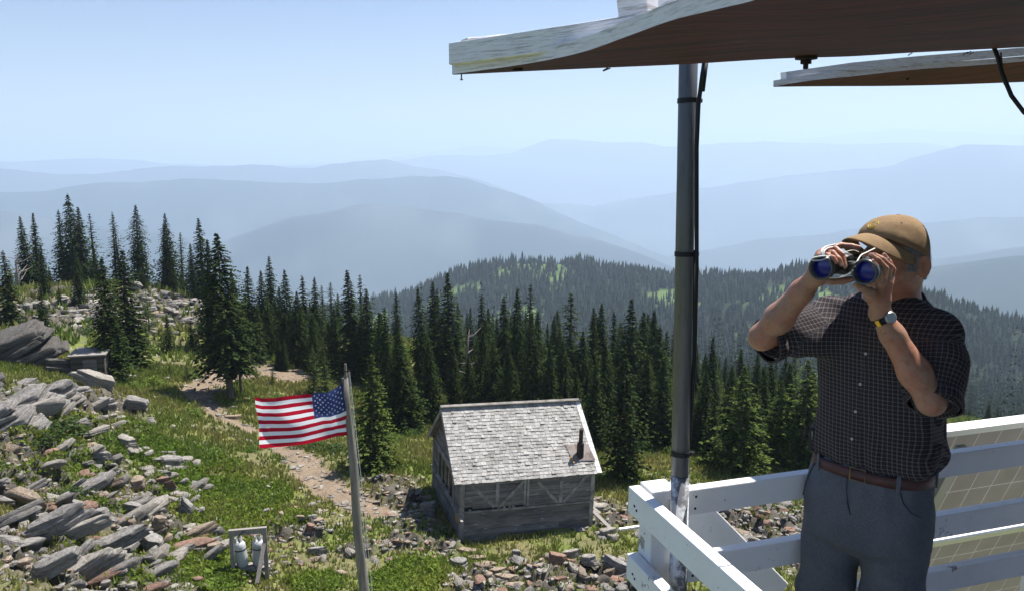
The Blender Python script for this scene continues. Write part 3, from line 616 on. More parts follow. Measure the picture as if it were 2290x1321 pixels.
HERO = [
 (50,812,4.3,2.6,2.0,(8,-24,28),4,'huge dark layered outcrop rising at the left edge of the photo',1,.7),
 (140,835,2.2,1.4,.9,(0,8,10),4,'dark blocky boulder right of the huge left outcrop',2,.3),
 (85,925,3.0,1.8,1.3,(10,-22,35),0,'big cracked grey boulder below the huge left outcrop',3,.3),
 (145,900,1.8,1.2,.9,(10,-15,30),0,'dark hump-shaped boulder above the dark juniper mat',4,.3),
 (20,965,2.4,1.8,1.6,(8,-25,30),0,'tall grey boulder cut by the left photo edge above the lower outcrop',5,.3),
 (215,862,2.6,1.1,.5,(4,14,-14),1,'long pale flat slab leaning above the juniper mat',6,.3),
 (300,908,1.7,.9,.55,(2,10,-8),0,'dark-ended flat slab pointing at the path',7,.2),
 (235,915,1.3,.9,.7,(2,10,-8),0,'grey fractured block in the middle of the upper left rocks',8,.2),
 (285,1000,1.0,.6,.4,(4,4,-10),1,'pale rounded slab at the top of the green mats',9,.2),
 (225,1035,.95,.45,.42,(0,4,6),0,'square-cut dark block among the green mats',10,.2),
 (380,1037,1.15,.6,.34,(0,4,8),0,'stack of thin dark slabs lying in the bright green mat',11,.15),
 (310,1092,.55,.75,.4,(20,0,10),3,'tan upright slab with flat face in the lower left outcrop',12,.2),
 (368,1092,.9,.6,.4,(8,-6,0),2,'reddish square slab beside the tan upright slab',13,.2),
 (110,1195,2.4,.75,.55,(14,-22,22),0,'long curved grey slab sweeping up in the lower left outcrop',14,.25),
 (180,1215,2.6,.6,.42,(12,-18,18),1,'pale curved slab just below the longest grey slab',15,.25),
 (240,1235,2.2,.5,.36,(12,-16,16),0,'thin curved grey ledge under the pale curved slab',16,.2),
 (200,1290,2.0,.8,.6,(14,-22,22),1,'thick pale slab with dark front at the bottom left corner rocks',17,.2),
 (120,1300,1.8,.6,.4,(14,-22,22),0,'grey slab edge at the very bottom of the left outcrop',18,.2),
 (230,1168,1.0,.7,.6,(4,-10,12),0,'grey wedge boulder above the curved slabs',19,.2),
 (300,1155,1.1,.5,.34,(4,6,0),0,'flat grey slab right of the wedge boulder',20,.2),
 (420,1140,.9,.4,.3,(0,20,-35),0,'lichen-speckled grey slab sloping into the bright green mat',21,.15),
 (355,1195,.6,.6,.7,(0,10,-10),3,'tan pointed block at the right edge of the left outcrop',22,.2),
 (345,1235,.9,.7,.7,(0,10,-10),0,'big grey block at the right end of the curved slabs',23,.15),
 (440,1195,.75,.4,.2,(0,4,10),1,'pale slab lying in the green mat left of the gas rack',24,.1),
 (478,1232,.6,.45,.25,(0,-8,25),3,'tan wedge stone just left of the gas rack',25,.1),
 (708,1262-22,.75,.3,.3,(0,-4,10),0,'grey slab with dark underside in the stone line left of the pole',26,.1),
 (672,1165,.55,.22,.12,(0,0,5),3,'thin tan flagstone at the edge of the path',27,.08),
 (693,1188,.45,.35,.3,(10,10,0),2,'dark brown angular stone below the thin tan flagstone',28,.08),
 (1340,1145,.95,.7,.3,(4,0,10),1,'broad pale lichen-covered slab right of the cabin',29,.12),
 (1360,1195,.8,.35,.2,(0,-8,8),1,'pale flat rock in the grass below the cabin corner',30,.08),
 (1280,1250,.8,.4,.3,(0,-8,6),1,'pale grey slab at the top of the front rock pile',31,.12),
 (1240,1262,.7,.5,.42,(0,10,-10),2,'rusty orange block in the front rock pile',32,.15),
 (1385,1275,1.1,.6,.34,(0,14,-12),0,'long grey layered slab leaning beside the white railing end',33,.15),
 (1320,1275,.9,.4,.3,(0,-6,4),1,'long pale slab in the middle of the front rock pile',34,.15),
 (960,1160,.75,.6,.8,(0,10,30),0,'dark boulder propped against the left cabin corner',35,.25),
 (1030,1268,.7,.45,.28,(0,6,-6),0,'flat grey rock left of the stone steps',36,.1),
 (1155,1250,.4,.35,.35,(0,0,6),0,'dark grey cube-like rock beside the stone steps',37,.1),
 (480,880,1.0,.5,.25,(0,0,8),3,'tan flat rock beside the foot of the big fir',38,.08),
 (520,935,1.2,.5,.2,(0,0,14),3,'long tan ledge crossing the dirt path',39,.05),
 (330,1215,.5,.4,.3,(0,10,0),1,'pale chunk between the grey block and the green mat',40,.2),
]
for h in HERO: hero(h[0], h[1], h[2], h[3], h[4], h[5], h[6], h[7], h[8], h[9])
# stone steps
for k, (px, py, s) in enumerate([(1045,1232,.55),(1068,1248,.5),(1092,1264,.5),(1112,1280,.5),(1130,1296,.55),(1152,1314,.6)]):
    o = hero(px, py, s*1.3, s*.7, .12, (0, 0, -10+k*3), 3, 'tan flagstone in the stone steps in front of the cabin', 60+k, .03, 'step_stone'); o['category'] = 'step'; o['group'] = 'flagstones of the stone steps'
# ------------------------------------------------------------------ grass, mats, bushes
def tufts(n, seed, rmin, rmax_, hh, ww, col0, col1, name, cond, nb=5, amax=36, spread=.06, lean=.5):
    g = np.random.default_rng(seed); r_ = np.sqrt(g.uniform(rmin**2, rmax_**2, n)); a = g.uniform(R(-amax), R(amax), n); x, y = np.sin(a)*r_, np.cos(a)*r_
    k = cond(x, y, g); x, y, r_ = x[k], y[k], r_[k]; n = len(x); z = H(x, y)
    X = np.repeat(x, nb)+g.normal(0, spread, n*nb); Y = np.repeat(y, nb)+g.normal(0, spread, n*nb); Z = np.repeat(z, nb)-.02
    th = g.uniform(0, 6.28, n*nb); sc_ = np.repeat(1+(r_/40), nb)*g.uniform(.6, 1.3, n*nb); l = hh*sc_; w_ = ww*sc_
    dx, dy = np.cos(th), np.sin(th); ln = g.uniform(.1, lean, n*nb)*l; ph = g.uniform(0, 6.28, n*nb)
    p0 = np.stack([X-dx*w_, Y-dy*w_, Z], -1); p1 = np.stack([X+dx*w_, Y+dy*w_, Z], -1); p2 = np.stack([X+np.cos(ph)*ln, Y+np.sin(ph)*ln, Z+l], -1)
    V = np.stack([p0, p1, p2], 1).reshape(-1, 3); F_ = np.arange(len(V)).reshape(-1, 3)
    m_ = np.clip(fbm(X*.5, Y*.5, 31)*2-.5, 0, 1)[:, None]*1.0; c = (np.array(col0)*(1-m_)+np.array(col1)*m_)*g.uniform(.6, 1.4, len(X))[:, None]
    o = obj(name, V, F_, leafm); point_attr(o, 'leafc', np.repeat(c, 3, 0)); tag(o, kind='stuff'); return o
leafm = mat('leaf_blades', attr='leafc', rough=.75, spec=.15, transl=.35)
def near_tree_ok(x, y): return np.ones(len(x), bool)
def c_grass(x, y, g):
    p, r, m = mask_at(x, y); b = np.clip((fbm(x*.7, y*.7, 33)-.52)*5, 0, .7)
    return (g.random(len(x)) > np.maximum.reduce([p*1.3, r*.7, m*.8, b*.9])) & ~((x > -2) & (x < 2.7) & (y > 24.6) & (y < 28))
tufts(60000, 3, 16, 46, .10, .022, (.15, .20, .038), (.27, .255, .085), 'grass', c_grass)
tufts(16000, 4, 46, 80, .2, .04, (.13, .19, .035), (.23, .23, .07), 'grass', c_grass, nb=4)
def c_mat(x, y, g): return mask_at(x, y)[2] > .35
tufts(230000, 6, 16, 40, .045, .034, (.10, .165, .02), (.17, .21, .03), 'ground_shrub', c_mat, nb=3, amax=34, spread=.06, lean=1.6)
# leafy bushes as things
def make_bush(seed, col0, col1, n=420, leaf=.10):
    g = np.random.default_rng(seed); th = g.uniform(0, 6.28, n); u = g.random(n)**.5; ph = g.uniform(0, 1.45, n)
    rad = (.75+.35*np.sin(th*3+seed)*np.sin(ph*4))*(.6+.4*u)
    c = np.stack([np.cos(th)*np.cos(ph)*rad, np.sin(th)*np.cos(ph)*rad, np.sin(ph)*rad*.9], -1)
    d = g.normal(0, 1, (n, 3)); d[:, 2] = np.abs(d[:, 2])+.3; d /= np.linalg.norm(d, axis=1)[:, None]; e = np.cross(d, g.normal(0, 1, (n, 3))); e /= np.linalg.norm(e, axis=1)[:, None]
    V = np.stack([c, c+d*leaf*.5+e*leaf*.3, c+d*leaf, c+d*leaf*.5-e*leaf*.3], 1).reshape(-1, 3)
    cc = np.array(col0)+(np.array(col1)-np.array(col0))*u[:, None]; cc = cc*g.uniform(.6, 1.4, n)[:, None]
    return V, np.arange(n*4).reshape(n, 4), np.repeat(cc, 4, 0)
BP = []
for k, (c0, c1) in enumerate([((.04, .08, .01), (.22, .30, .06)), ((.05, .1, .015), (.15, .24, .05)), ((.02, .04, .01), (.06, .10, .025))]):
    v, f, c = make_bush(k, c0, c1, 700, .13); o = obj('bush', v, f, leafm); point_attr(o, 'leafc', c); BP.append(o)
ub = [False]*3
BUSH = [(480,1015,.45,1,'upright green leafy bush left of the path above the bright mat'),(565,835,.5,0,'yellow-green bush beside the foot of the big fir'),(340,862,.8,0,'wide yellow-green bush below the tall meadow fir'),(300,868,.6,0,'small yellow-green bush nearest the upper left rocks'),
 (430,930,.6,0,'bright bush on the left edge of the path'),(505,905,.45,1,'low green bush right against the path bend'),(255,850,.7,0,'pale bush at the foot of the dark meadow fir pair'),(200,845,.6,0,'pale leafy clump below the stone hut'),(440,845,.5,1,'green bush where the path turns toward the trees'),
 (560,1250-240,.4,1,'grey-green bush on the right edge of the path near the flag'),(650,905,.7,1,'green bush above the top edge of the flag'),(620,895,.6,1,'green bush over the red striped corner of the flag'),(700,1000,.7,2,'dark green bush directly under the flag'),(745,1010,.9,2,'dark green bush between the flag and its pole'),(660,1000,.5,1,'pale bush at the lower edge of the flag'),
 (1150,1262,.22,0,'round yellow-green cushion plant nearest the stone steps'),(1128,1285,.2,0,'round cushion plant right of the steps near the photo bottom'),(880,985,.6,0,'bush in the clearing left of the cabin roof'),(920,975,.6,1,'green bush close to the cabin roof ridge end'),
 (1520,1020,.8,0,'yellow-green bush beyond the rail right beside the pipe'),(1440,1010,.7,0,'yellow-green bush right of the cabin roof'),(1470,1000,.6,1,'green bush beside the pipe above the railing corner'),(1640,1050,.6,1,'bush at the foot of the light green drooping fir'),(130,965,1.3,2,'large dark juniper mound on the upper left rocks'),(90,985,.8,2,'smaller dark juniper mound left of the large one'),
 (450,745,.8,1,'green bush below the scree on the rocky hill'),(300,760,.8,1,'green bush in the far meadow'),(1560,1000,.7,1,'green bush behind the black cable'),(160,1105,.6,2,'dark green mound inside the lower left outcrop'),(195,745,1.0,2,'dark bush at the foot of the hill firs')]
for px, py, s, k, lab in BUSH:
    o = BP[k] if not ub[k] else BP[k].copy()
    if ub[k]: COL.objects.link(o)
    ub[k] = True; p = ground_at(px, py); o.location = p-Vector((0, 0, .05)); o.scale = (s, s, s*(.75 if k < 2 else .42)); o.rotation_euler[2] = rt.uniform(0, 6.28); tag(o, lab, 'bush', 'leafy bushes in the meadow')
# flowers
def c_fl(x, y, g): return c_grass(x, y, g) & (fbm(x*.4, y*.4, 77) > .55)
wh = tufts(2600, 9, 18, 50, .08, .035, (.6, .6, .5), (.7, .68, .55), 'wildflowers', c_fl, nb=2, spread=.1)
# ------------------------------------------------------------------ cabin
O_ = Vector((-1.675, 24.0, CAMZ-12.178)); ca, cr = R(73.38), R(2.257)
e1h = Vector((math.sin(ca), math.cos(ca), 0)); c2 = Vector((-math.cos(ca), math.sin(ca), 0)); zup = Vector((0, 0, 1))
c1 = e1h*math.cos(cr)-zup*math.sin(cr); cu = zup*math.cos(cr)+e1h*math.sin(cr)
CL, CW, CH, CRISE = 4.525, 4.445, 1.966, 1.713
cabin = empty('cabin'); cabin.matrix_world = Matrix([(c1.x, c2.x, cu.x, O_.x), (c1.y, c2.y, cu.y, O_.y), (c1.z, c2.z, cu.z, O_.z), (0, 0, 0, 1)])
tag(cabin, 'old weathered wooden cabin with shingle roof standing on the rocky meadow', 'cabin')
siding = mat('old_siding', (.19, .17, .15), .9, .15, rnd=.25, noise=[(1.6, (.10, .09, .085), .42, .62), (5, (.40, .40, .42), .60, .68)], bump=(25, .6, .01), wood=(.6, .6, 5))
trimw = mat('old_trim', (.31, .285, .25), .9, .15, rnd=.15, noise=[(3, (.14, .125, .11), .4, .65)], bump=(40, .5, .006), wood=(1, 1, 1))
dark_in = mat('dark_interior', (.012, .012, .014), 1)
shing = mat('cedar_shingles', (.34, .325, .30), .85, .2, rnd=.22, noise=[(3, (.22, .205, .185), .45, .7), (24, (.6, .58, .55), .5, .75, 'mul')], bump=(60, .5, .006))
rustm = mat('rusty_metal', (.030, .022, .020), .75, .3, .3, noise=[(5, (.07, .045, .04), .45, .65)], bump=(40, .3, .003))
rc = random.Random(5)
def boards(p0, du, dv, w_, h_, bh, name, matr, openings=(), th=.02, clip=None):
    """horizontal lap boards in local plane p0+u*du+v*dv"""
    m = MB(); p0, du, dv = Vector(p0), Vector(du), Vector(dv); nrm = du.cross(dv)
    v = 0
    while v < h_-.01:
        b = min(bh, h_-v); u = 0
        while u < w_-.01:
            l = min(rc.uniform(1.4, 3.0), w_-u); 
            if w_-u-l < .3: l = w_-u
            segs = [(u, u+l)]
            if clip: 
                a_, b_ = clip(v+b*.5); segs = [(max(s, a_), min(e, b_)) for s, e in segs]
            for (ou0, ou1, ov0, ov1) in openings:
                if ov0 < v+b*.5 < ov1:
                    ns = []
                    for s, e in segs:
                        if e <= ou0 or s >= ou1: ns.append((s, e))
                        else:
                            if s < ou0: ns.append((s, ou0))
                            if e > ou1: ns.append((ou1, e))
                    segs = ns
            for s, e in segs:
                if e-s < .02: continue
                c = p0+du*(s+e)/2+dv*(v+b/2)+nrm*rc.uniform(0, .006); tl = nrm*.010
                m.box(c, du*((e-s)/2-.002), (dv*(b/2-.004)-tl), nrm*th/2)
            u += l
        v += bh
    return m.build(name, matr, cabin)
fnd = MB()
for i in range(46):
    s = rc.random(); side = rc.randrange(4); 
    p = [(s*CL, .05, 0), (.05, s*CW, 0), (s*CL, CW-.05, 0), (CL-.05, s*CW, 0)][side]
    v, f = RMS[rc.randrange(14)]; k = rc.uniform(.18, .34); a = rc.uniform(0, 6)
    fnd.add([(p[0]+(q[0]*math.cos(a)-q[1]*math.sin(a))*k, p[1]+(q[0]*math.sin(a)+q[1]*math.cos(a))*k*.6, -.22+q[2]*k*.9+rc.uniform(-.2, .08)) for q in v], f)
fnd.build('foundation', RM[0], cabin)
SH0, SH1 = .98, 1.96
boards((0, 0, -.05), (1, 0, 0), (0, 0, 1), CL, .98, .19, 'front_wall', siding)
boards((0, .03, .9), (1, 0, 0), (0, 0, 1), CL, 1.1, .2, 'upper_front_wall', siding, openings=[(.1, 2.1, 0, .2)])
boards((0, CW, -.05), (0, -1, 0), (0, 0, 1), CW, 2.0, .17, 'side_wall', siding, openings=[(CW-3.35, CW-.95, .92, 1.85)])
boards((CL, 0, -.05), (0, 1, 0), (0, 0, 1), CW, 2.0, .17, 'far_side_wall', siding)
boards((CL, CW, -.05), (-1, 0, 0), (0, 0, 1), CL, 2.0, .17, 'back_wall', siding)
gcl = lambda v: ((v/CRISE)*CW/2, CW-(v/CRISE)*CW/2)
boards((0, CW, 1.95), (0, -1, 0), (0, 0, 1), CW, CRISE, .15, 'gable', siding, clip=gcl)
boards((CL, 0, 1.95), (0, 1, 0), (0, 0, 1), CW, CRISE, .15, 'gable', siding, clip=gcl)
inn = MB(); inn.box((CL/2, CW/2, .95), (CL/2-.05, 0, 0), (0, CW/2-.05, 0), (0, 0, 1.0)); inn.build('interior', dark_in, cabin)
cb = MB()
for x, y in ((0, 0), (CL, 0), (0, CW), (CL, CW)):
    sx = -1 if x == 0 else 1; sy = -1 if y == 0 else 1
    cb.box((x+sx*.018, y-sy*.03, .95), (.016, 0, 0), (0, .055, 0), (0, 0, 1.08)); cb.box((x-sx*.05, y+sy*.026, .95), (.06, 0, 0), (0, .016, 0), (0, 0, 1.08))
cb.build('corner_boards', trimw, cabin)
MB().box((CL/2, -.035, .955), (CL/2, 0, 0), (0, .03, 0), (0, 0, .028)).build('ledge', trimw, cabin)
# two front shutters with V braces
for k, (u0, u1, dz) in enumerate([(.13, 2.14, .05), (2.22, 4.40, 0)]):
    s = MB(); n = 6; 
    for i in range(n):
        z0 = SH0+.02+dz+i*(1.95-SH0-dz)/n; hh = (1.95-SH0-dz)/n
        cut = rc.uniform(.0, .25) if (k == 0 and i == 0) else 0
        s.box(((u0+u1)/2+cut/2, -.028, z0+hh/2), ((u1-u0)/2-cut/2, 0, 0), (0, .012, 0), (0, 0, hh/2-.004))
    sh = s.build('shutter', siding, cabin)
    bt = MB(); um = (u0+u1)/2+.05; zb, zt = SH0+.04+dz, 1.93
    bt.box((um, -.052, (zb+zt)/2), (.055, 0, 0), (0, .011, 0), (0, 0, (zt-zb)/2))
    for sg in (-1, 1): bt.beam((um+sg*.09, -.054-.004*sg, zb), (um+sg*.93, -.054-.004*sg, zt), .10, .022, up=(0, 1, 0))
    bt.box((u1-.02 if k == 0 else u0+.0, -.05, (zb+zt)/2), (.035, 0, 0), (0, .009, 0), (0, 0, (zt-zb)/2))
    bt.build('brace', trimw, sh)
gapb = MB()
for u in (.3, 1.25, 1.45, 1.62, 1.75): gapb.box((u, -.01, .985), (.045, 0, 0), (0, .012, 0), (0, 0, .05))
gapb.build('spacer_blocks', trimw, cabin)
# side window with mullions, sill and trim
fr = MB(); y0, y1, za, zb = .95, 3.35, .90, 1.86
for zz_ in (za, zb): fr.box((-.035, (y0+y1)/2, zz_), (.02, 0, 0), (0, (y1-y0)/2+.06, 0), (0, 0, .04))
for yy in (y0, y0+.6, y0+1.2, y0+1.8, y1): fr.box((-.035, yy, (za+zb)/2), (.018, 0, 0), (0, .035, 0), (0, 0, (zb-za)/2-.04))
wn = fr.build('window', trimw, cabin)
glass = mat('window_glass', (.02, .024, .028), .12, .5)
MB().box((.0, (y0+y1)/2, (za+zb)/2), (.004, 0, 0), (0, (y1-y0)/2, 0), (0, 0, (zb-za)/2)).build('pane', glass, wn)
tb = MB(); tb.box((-.04, CW/2, 1.97), (.018, 0, 0), (0, CW/2+.05, 0), (0, 0, .05)); tb.box((-.05, CW/2-.2, .84), (.04, 0, 0), (0, CW/2+.25, 0), (0, 0, .02)); tb.build('trim_boards', trimw, cabin)
yl = mat('yellow_patch', (.45, .24, .04), .8, noise=(12, (.25, .15, .06), .5, .6))
MB().box((-.02, .35, .62), (.004, 0, 0), (0, .2, 0), (0, 0, .17), jit=.05, rng=rc).build('yellow_board', yl, cabin)
# roof
osd, ofr = .249, .10; sl = CRISE/(CW/2); th_ = math.atan(sl); slen = math.hypot(CW/2+ofr, (CW/2+ofr)*sl); RT = CH+CRISE+.06
roof_u0, roof_u1 = -osd, CL+osd
def rp(u, s, side, lift=0):                     # s measured from ridge down the slope
    y = CW/2-side*s*math.cos(th_); z = RT-s*math.sin(th_); n = Vector((0, -side*math.sin(th_), math.cos(th_)))
    return Vector((u, y, z))+n*lift
rf = MB()
for side in (1, -1):
    a, b, c, d = rp(roof_u0, 0, side), rp(roof_u1, 0, side), rp(roof_u1, slen-.02, side), rp(roof_u0, slen-.02, side)
    n = Vector((0, -side*math.sin(th_), math.cos(th_)))*-.03
    rf.add([a, b, c, d, a+n, b+n, c+n, d+n], [(3, 2, 1, 0), (4, 5, 6, 7), (0, 1, 5, 4), (1, 2, 6, 5), (2, 3, 7, 6), (3, 0, 4, 7)] if side == 1 else [(0, 1, 2, 3), (7, 6, 5, 4), (4, 5, 1, 0), (5, 6, 2, 1), (6, 7, 3, 2), (7, 4, 0, 3)])
roof = rf.build('roof', trimw, cabin)
sm = MB(); nrow = 23; exp_ = slen/nrow
for side in (1, -1):
    for r_ in range(nrow):
        u = roof_u0-rc.uniform(0, .1); s0 = r_*exp_; bare_u = roof_u1-.17-.05*rc.random()
        while u < bare_u-.02:
            w_ = rc.uniform(.09, .20); ua, ub_ = max(u, roof_u0), min(u+w_, bare_u)
            if rc.random() > .012:
                e = rc.uniform(-.012, .018); lf = rc.uniform(.016, .034)+(.02 if rc.random() < .06 else 0); tk = .011
                A1, B1 = rp(ua+.003, s0-.02, side, .006), rp(ub_-.003, s0-.02, side, .006); C1, D1 = rp(ub_-.003, s0+exp_+e+.015, side, lf), rp(ua+.003, s0+exp_+e+.015, side, lf+rc.uniform(-.006, .006))
                n = Vector((0, -side*math.sin(th_), math.cos(th_)))*-tk
                F6 = [(3, 2, 1, 0), (4, 5, 6, 7), (0, 1, 5, 4), (1, 2, 6, 5), (2, 3, 7, 6), (3, 0, 4, 7)]
                sm.add([A1, B1, C1, D1, A1+n, B1+n, C1+n, D1+n], F6 if side == 1 else [tuple(reversed(q_)) for q_ in F6])
            u += w_
sm.build('shingles', shing, roof)
whp = mat('flaked_white_paint', (.62, .61, .59), .8, noise=(8, (.3, .28, .25), .52, .66), bump=(30, .4, .005))
eb = MB()
for side in (1, -1):
    for i in range(12):
        s0 = i*slen/12; a, b = rp(roof_u1-.17, s0, side, .012), rp(roof_u1, s0, side, .012); c, d = rp(roof_u1, s0+slen/12-.008, side, .018), rp(roof_u1-.17, s0+slen/12-.008, side, .018)
        eb.add([a, b, c, d], [(3, 2, 1, 0)] if side == 1 else [(0, 1, 2, 3)])
eb.build('edge_boards', whp, roof)
rb = MB(); rb.box((CL/2, CW/2-.055, RT+.02), (CL/2+osd+.03, 0, 0), (0, .06, -.045), (0, .006, .009)); rb.box((CL/2, CW/2+.055, RT+.015), (CL/2+osd, 0, 0), (0, .06, .045), (0, -.006, .009)); rb.build('ridge_board', trimw, roof)
for u in (roof_u0+.012, roof_u1-.012):
    for side in (1, -1): MB().beam(rp(u, 0.03, side, -.09), rp(u, slen-.03, side, -.09), .024, .11, up=(0, 0, 1)).build('barge_board', trimw, roof)
# stove pipe: intersect the photo ray with the roof plane
Mi = cabin.matrix_world.inverted(); ro = Mi @ Vector((0, 0, CAMZ)); rd = (Mi @ P(1297, 1020, 24)-ro)
nn = Vector((0, -math.sin(th_), math.cos(th_))); pp = rp(0, 0, 1); tt = (pp-ro).dot(nn)/rd.dot(nn); q0 = ro+rd*tt
fl = MB(); s_c = (CW/2-q0.y)/math.cos(th_)
for (ua, ub_, sa, sb, lf) in [(q0.x-.42, q0.x+.40, s_c-.48, s_c+.22, .046)]:
    fl.add([rp(ua, sa, 1, lf), rp(ub_, sa+.05, 1, lf), rp(ub_+.1, sb, 1, lf+.01), rp(ua+.1, sb-.06, 1, lf)], [(3, 2, 1, 0)])
fl.build('flashing', mat('old_flashing', (.20, .17, .155), .7, .3, .2, noise=(3, (.10, .075, .065), .45, .6)), roof)
cz = q0.z-.05
chm = MB().tube([q0+Vector((0, .0, -.1)), q0+Vector((0, 0, .48))], .1, 14, rr=[.125, .115]); chm.tube([q0+Vector((0, 0, .482)), q0+Vector((.0, 0, .95))], .07, 12); chm.build('stove_pipe', rustm, roof, smooth=False)
MB().beam(rp(q0.x-.36, s_c+.02, 1, .07), rp(q0.x-.30, s_c+.26, 1, .07), .05, .02).build('orange_stick', yl, roof)
# fallen planks by the right wall
for k, (a, b, lab) in enumerate([((CL+.1, .9, .55), (CL+.75, .4, .02), 'weathered grey plank leaning against the right cabin wall'), ((CL+.12, .2, .5), (CL+.5, -.45, -.1), 'short grey plank fallen at the right front cabin corner'), ((CL+.2, 1.4, .12), (CL+1.2, .9, .0), 'grey plank lying flat on rocks right of the cabin')]):
    A = cabin.matrix_world @ Vector(a); Bq = cabin.matrix_world @ Vector(b); Bq.z = float(H(Bq.x, Bq.y)[0])+.08
    if k == 2: A.z = float(H(A.x, A.y)[0])+.3
    o = MB().beam(A-A, Bq-A, .16, .03).build('plank', grey_wood); o.location = A; tag(o, lab, 'plank', 'loose planks by the cabin')
# ------------------------------------------------------------------ flagpole and flag
FD = 13.6
pt, pb = P(772, 845, FD), P(812, 1310, FD); dr = (pb-pt).normalized(); gzp = float(H(pb.x, pb.y)[0]); base = pt+dr*((gzp-.3-pt.z)/dr.z)
polem = mat('pole_wood', (.23, .205, .175), .85, .2, noise=[(6, (.13, .115, .10), .42, .66), (40, (.55, .53, .5), .5, .8, 'mul')], bump=(50, .7, .008), wood=(2.5, 2.5, .25))
pole = empty('flagpole', base); tag(pole, 'tall weathered round wooden flagpole with split top', 'flagpole')
L_ = (pt-base); m = MB(); npt = 14
m.tube([L_*(i/npt)+Vector((.012*math.sin(i*1.3), 0, 0)) for i in range(npt+1)], .06, 16, rr=[.112-.052*i/npt for i in range(npt+1)]); m.build('pole', polem, pole, True)
tp = L_; MB().box(tp+Vector((.012, 0, .10)), (.026, 0, 0), (0, .03, 0), (0, 0, .16), taper=.6).build('split_top', polem, pole)
MB().tube([tp+Vector((-.06, -.03, .12)), tp+Vector((.09, -.03, .14))], .012, 8).build('pulley', rustm, pole)
rope = mat('rope', (.6, .62, .6), .8)
hy = MB(); hy.tube([tp+Vector((.09, -.05, .13)), tp*.75+Vector((.15, -.09, 0)), tp*.4+Vector((.19, -.12, 0)), tp*.12+Vector((.14, -.12, 0))], .004, 5)
hy.tube([tp+Vector((.075, -.06, .12)), tp*.7+Vector((.12, -.1, 0)), tp*.3+Vector((.14, -.14, 0))], .004, 5); hy.build('halyard', rope, pole)
def lerpc(tab, u): return np.interp(u, [t[0] for t in tab], [t[1] for t in tab]), np.interp(u, [t[0] for t in tab], [t[2] for t in tab])
topc = [(0, 766, 854), (.08, 752, 866), (.2, 730, 878), (.3, 712, 876), (.4, 696, 880), (.6, 652, 883), (.8, 612, 889), (.93, 585, 890), (1, 571, 886)]
botc = [(0, 781, 972), (.15, 755, 974), (.35, 722, 983), (.55, 680, 993), (.75, 642, 997), (.9, 604, 1000), (1, 582, 1002)]
def fp(u, v, lift=0):
    def q(u, v):
        a, b = lerpc(topc, u); c, d = lerpc(botc, u)
        wv = 3*math.sin(u*11+v*1.5)*(u**.5); X = a+(c-a)*v+1.5*math.sin(v*7+u*4)*u; Y = b+(d-b)*v+wv*.7*math.sin(math.pi*v)
        return P(X, Y, FD-.06+.065*math.sin(u*10.5+v*2.2)*u**.6+.022*math.sin(u*21-v*3)*u-.10*u+.03*math.sin(v*9+u*5)*(.3+u))
    p = q(u, v)
    if lift:
        n = (q(u+.01, v)-p).cross(q(u, v+.01)-p).normalized(); p = p+n*lift
    return p
nu, nv = 80, 52; vs = [fp(i/nu, j/nv) for j in range(nv+1) for i in range(nu+1)]; fs = []; mi = []
for j in range(nv):
    for i in range(nu):
        a = j*(nu+1)+i; fs.append((a, a+1, a+nu+2, a+nu+1)); mi.append(2 if (i < nu*.4 and j < nv*7/13) else (0 if (j//4) % 2 == 0 else 1))
for ro_ in range(9):
    for c_i in range(6 if ro_ % 2 == 0 else 5):
        cu_ = .4*((c_i*2+1+(ro_ % 2))/12); cv = (7/13)*((ro_+1)/10)
        for lf in (.003, -.003):
            b0 = len(vs); asp = 1.75
            for k in range(10):
                a = math.pi/2+k*math.pi/5; rr_ = .027 if k % 2 == 0 else .0105
                vs.append(fp(cu_+math.cos(a)*rr_/asp, cv-math.sin(a)*rr_, lf))
            vs.append(fp(cu_, cv, lf))
            for k in range(10): fs.append((b0+k, b0+(k+1) % 10, b0+10)); mi.append(1)
fc = [mat(n_, c_c, .8, .1, transl=.45, bump=(90, .1, .002)) for n_, c_c in (('flag_red', (.42, .010, .030)), ('flag_white', (.78, .78, .80)), ('flag_blue', (.035, .05, .16)))]
O0 = fp(0, .5); flag = obj('flag', [Vector(v)-O0 for v in vs], fs, mats=fc, midx=mi, smooth=True); flag.location = O0
tag(flag, 'red and white striped flag with white stars on blue flying from the pole', 'flag')
# ------------------------------------------------------------------ gas cylinder rack
gp = ground_at(560, 1283); gp.z += .02; rk = empty('gas_rack', gp, (0, 0, R(12))); tag(rk, 'small weathered wooden frame holding two white gas cylinders in the meadow', 'rack')
W2, Hh = .42, 1.12
MB().box((-W2, 0, Hh/2-.1), (.05, 0, 0), (0, .035, 0), (0, 0, Hh/2+.1)).build('post', grey_wood, rk); MB().box((W2, 0, Hh/2-.1), (.055, 0, 0), (0, .035, 0), (0, 0, Hh/2+.1)).build('post', grey_wood, rk)
MB().box((0, 0, Hh+.075), (W2+.06, 0, 0), (0, .05, 0), (0, 0, .075)).build('crossbeam', grey_wood, rk)
MB().beam((.40, -.06, Hh-.28), (.22, -.52, -.02), .10, .05, up=(0, -1, .5)).build('brace', grey_wood, rk)
for yy in (.1, .32): MB().box((0, yy, .06), (W2+.08, 0, 0), (0, .07, 0), (0, 0, .05)).build('base_plank', grey_wood, rk)
MB().tube([(-.1, -.06, Hh+.12), (-.25, -.1, Hh-.02), (-.22, -.05, Hh-.2), (-.24, .08, Hh-.26)], .012, 6).tube([(-.1, -.06, Hh+.12), (.06, -.1, Hh+.02), (.1, -.08, Hh-.2), (.05, -.1, .5), (.2, -.14, .05), (.3, -.6, -.0)], .012, 6).build('hose', mat('black_rubber', (.02, .02, .022), .6), rk)
cylm = mat('white_tank_paint', (.46, .47, .47), .45, .4, noise=(6, (.42, .38, .33), .58, .75)); blk = mat('black_strap', (.015, .015, .017), .6)
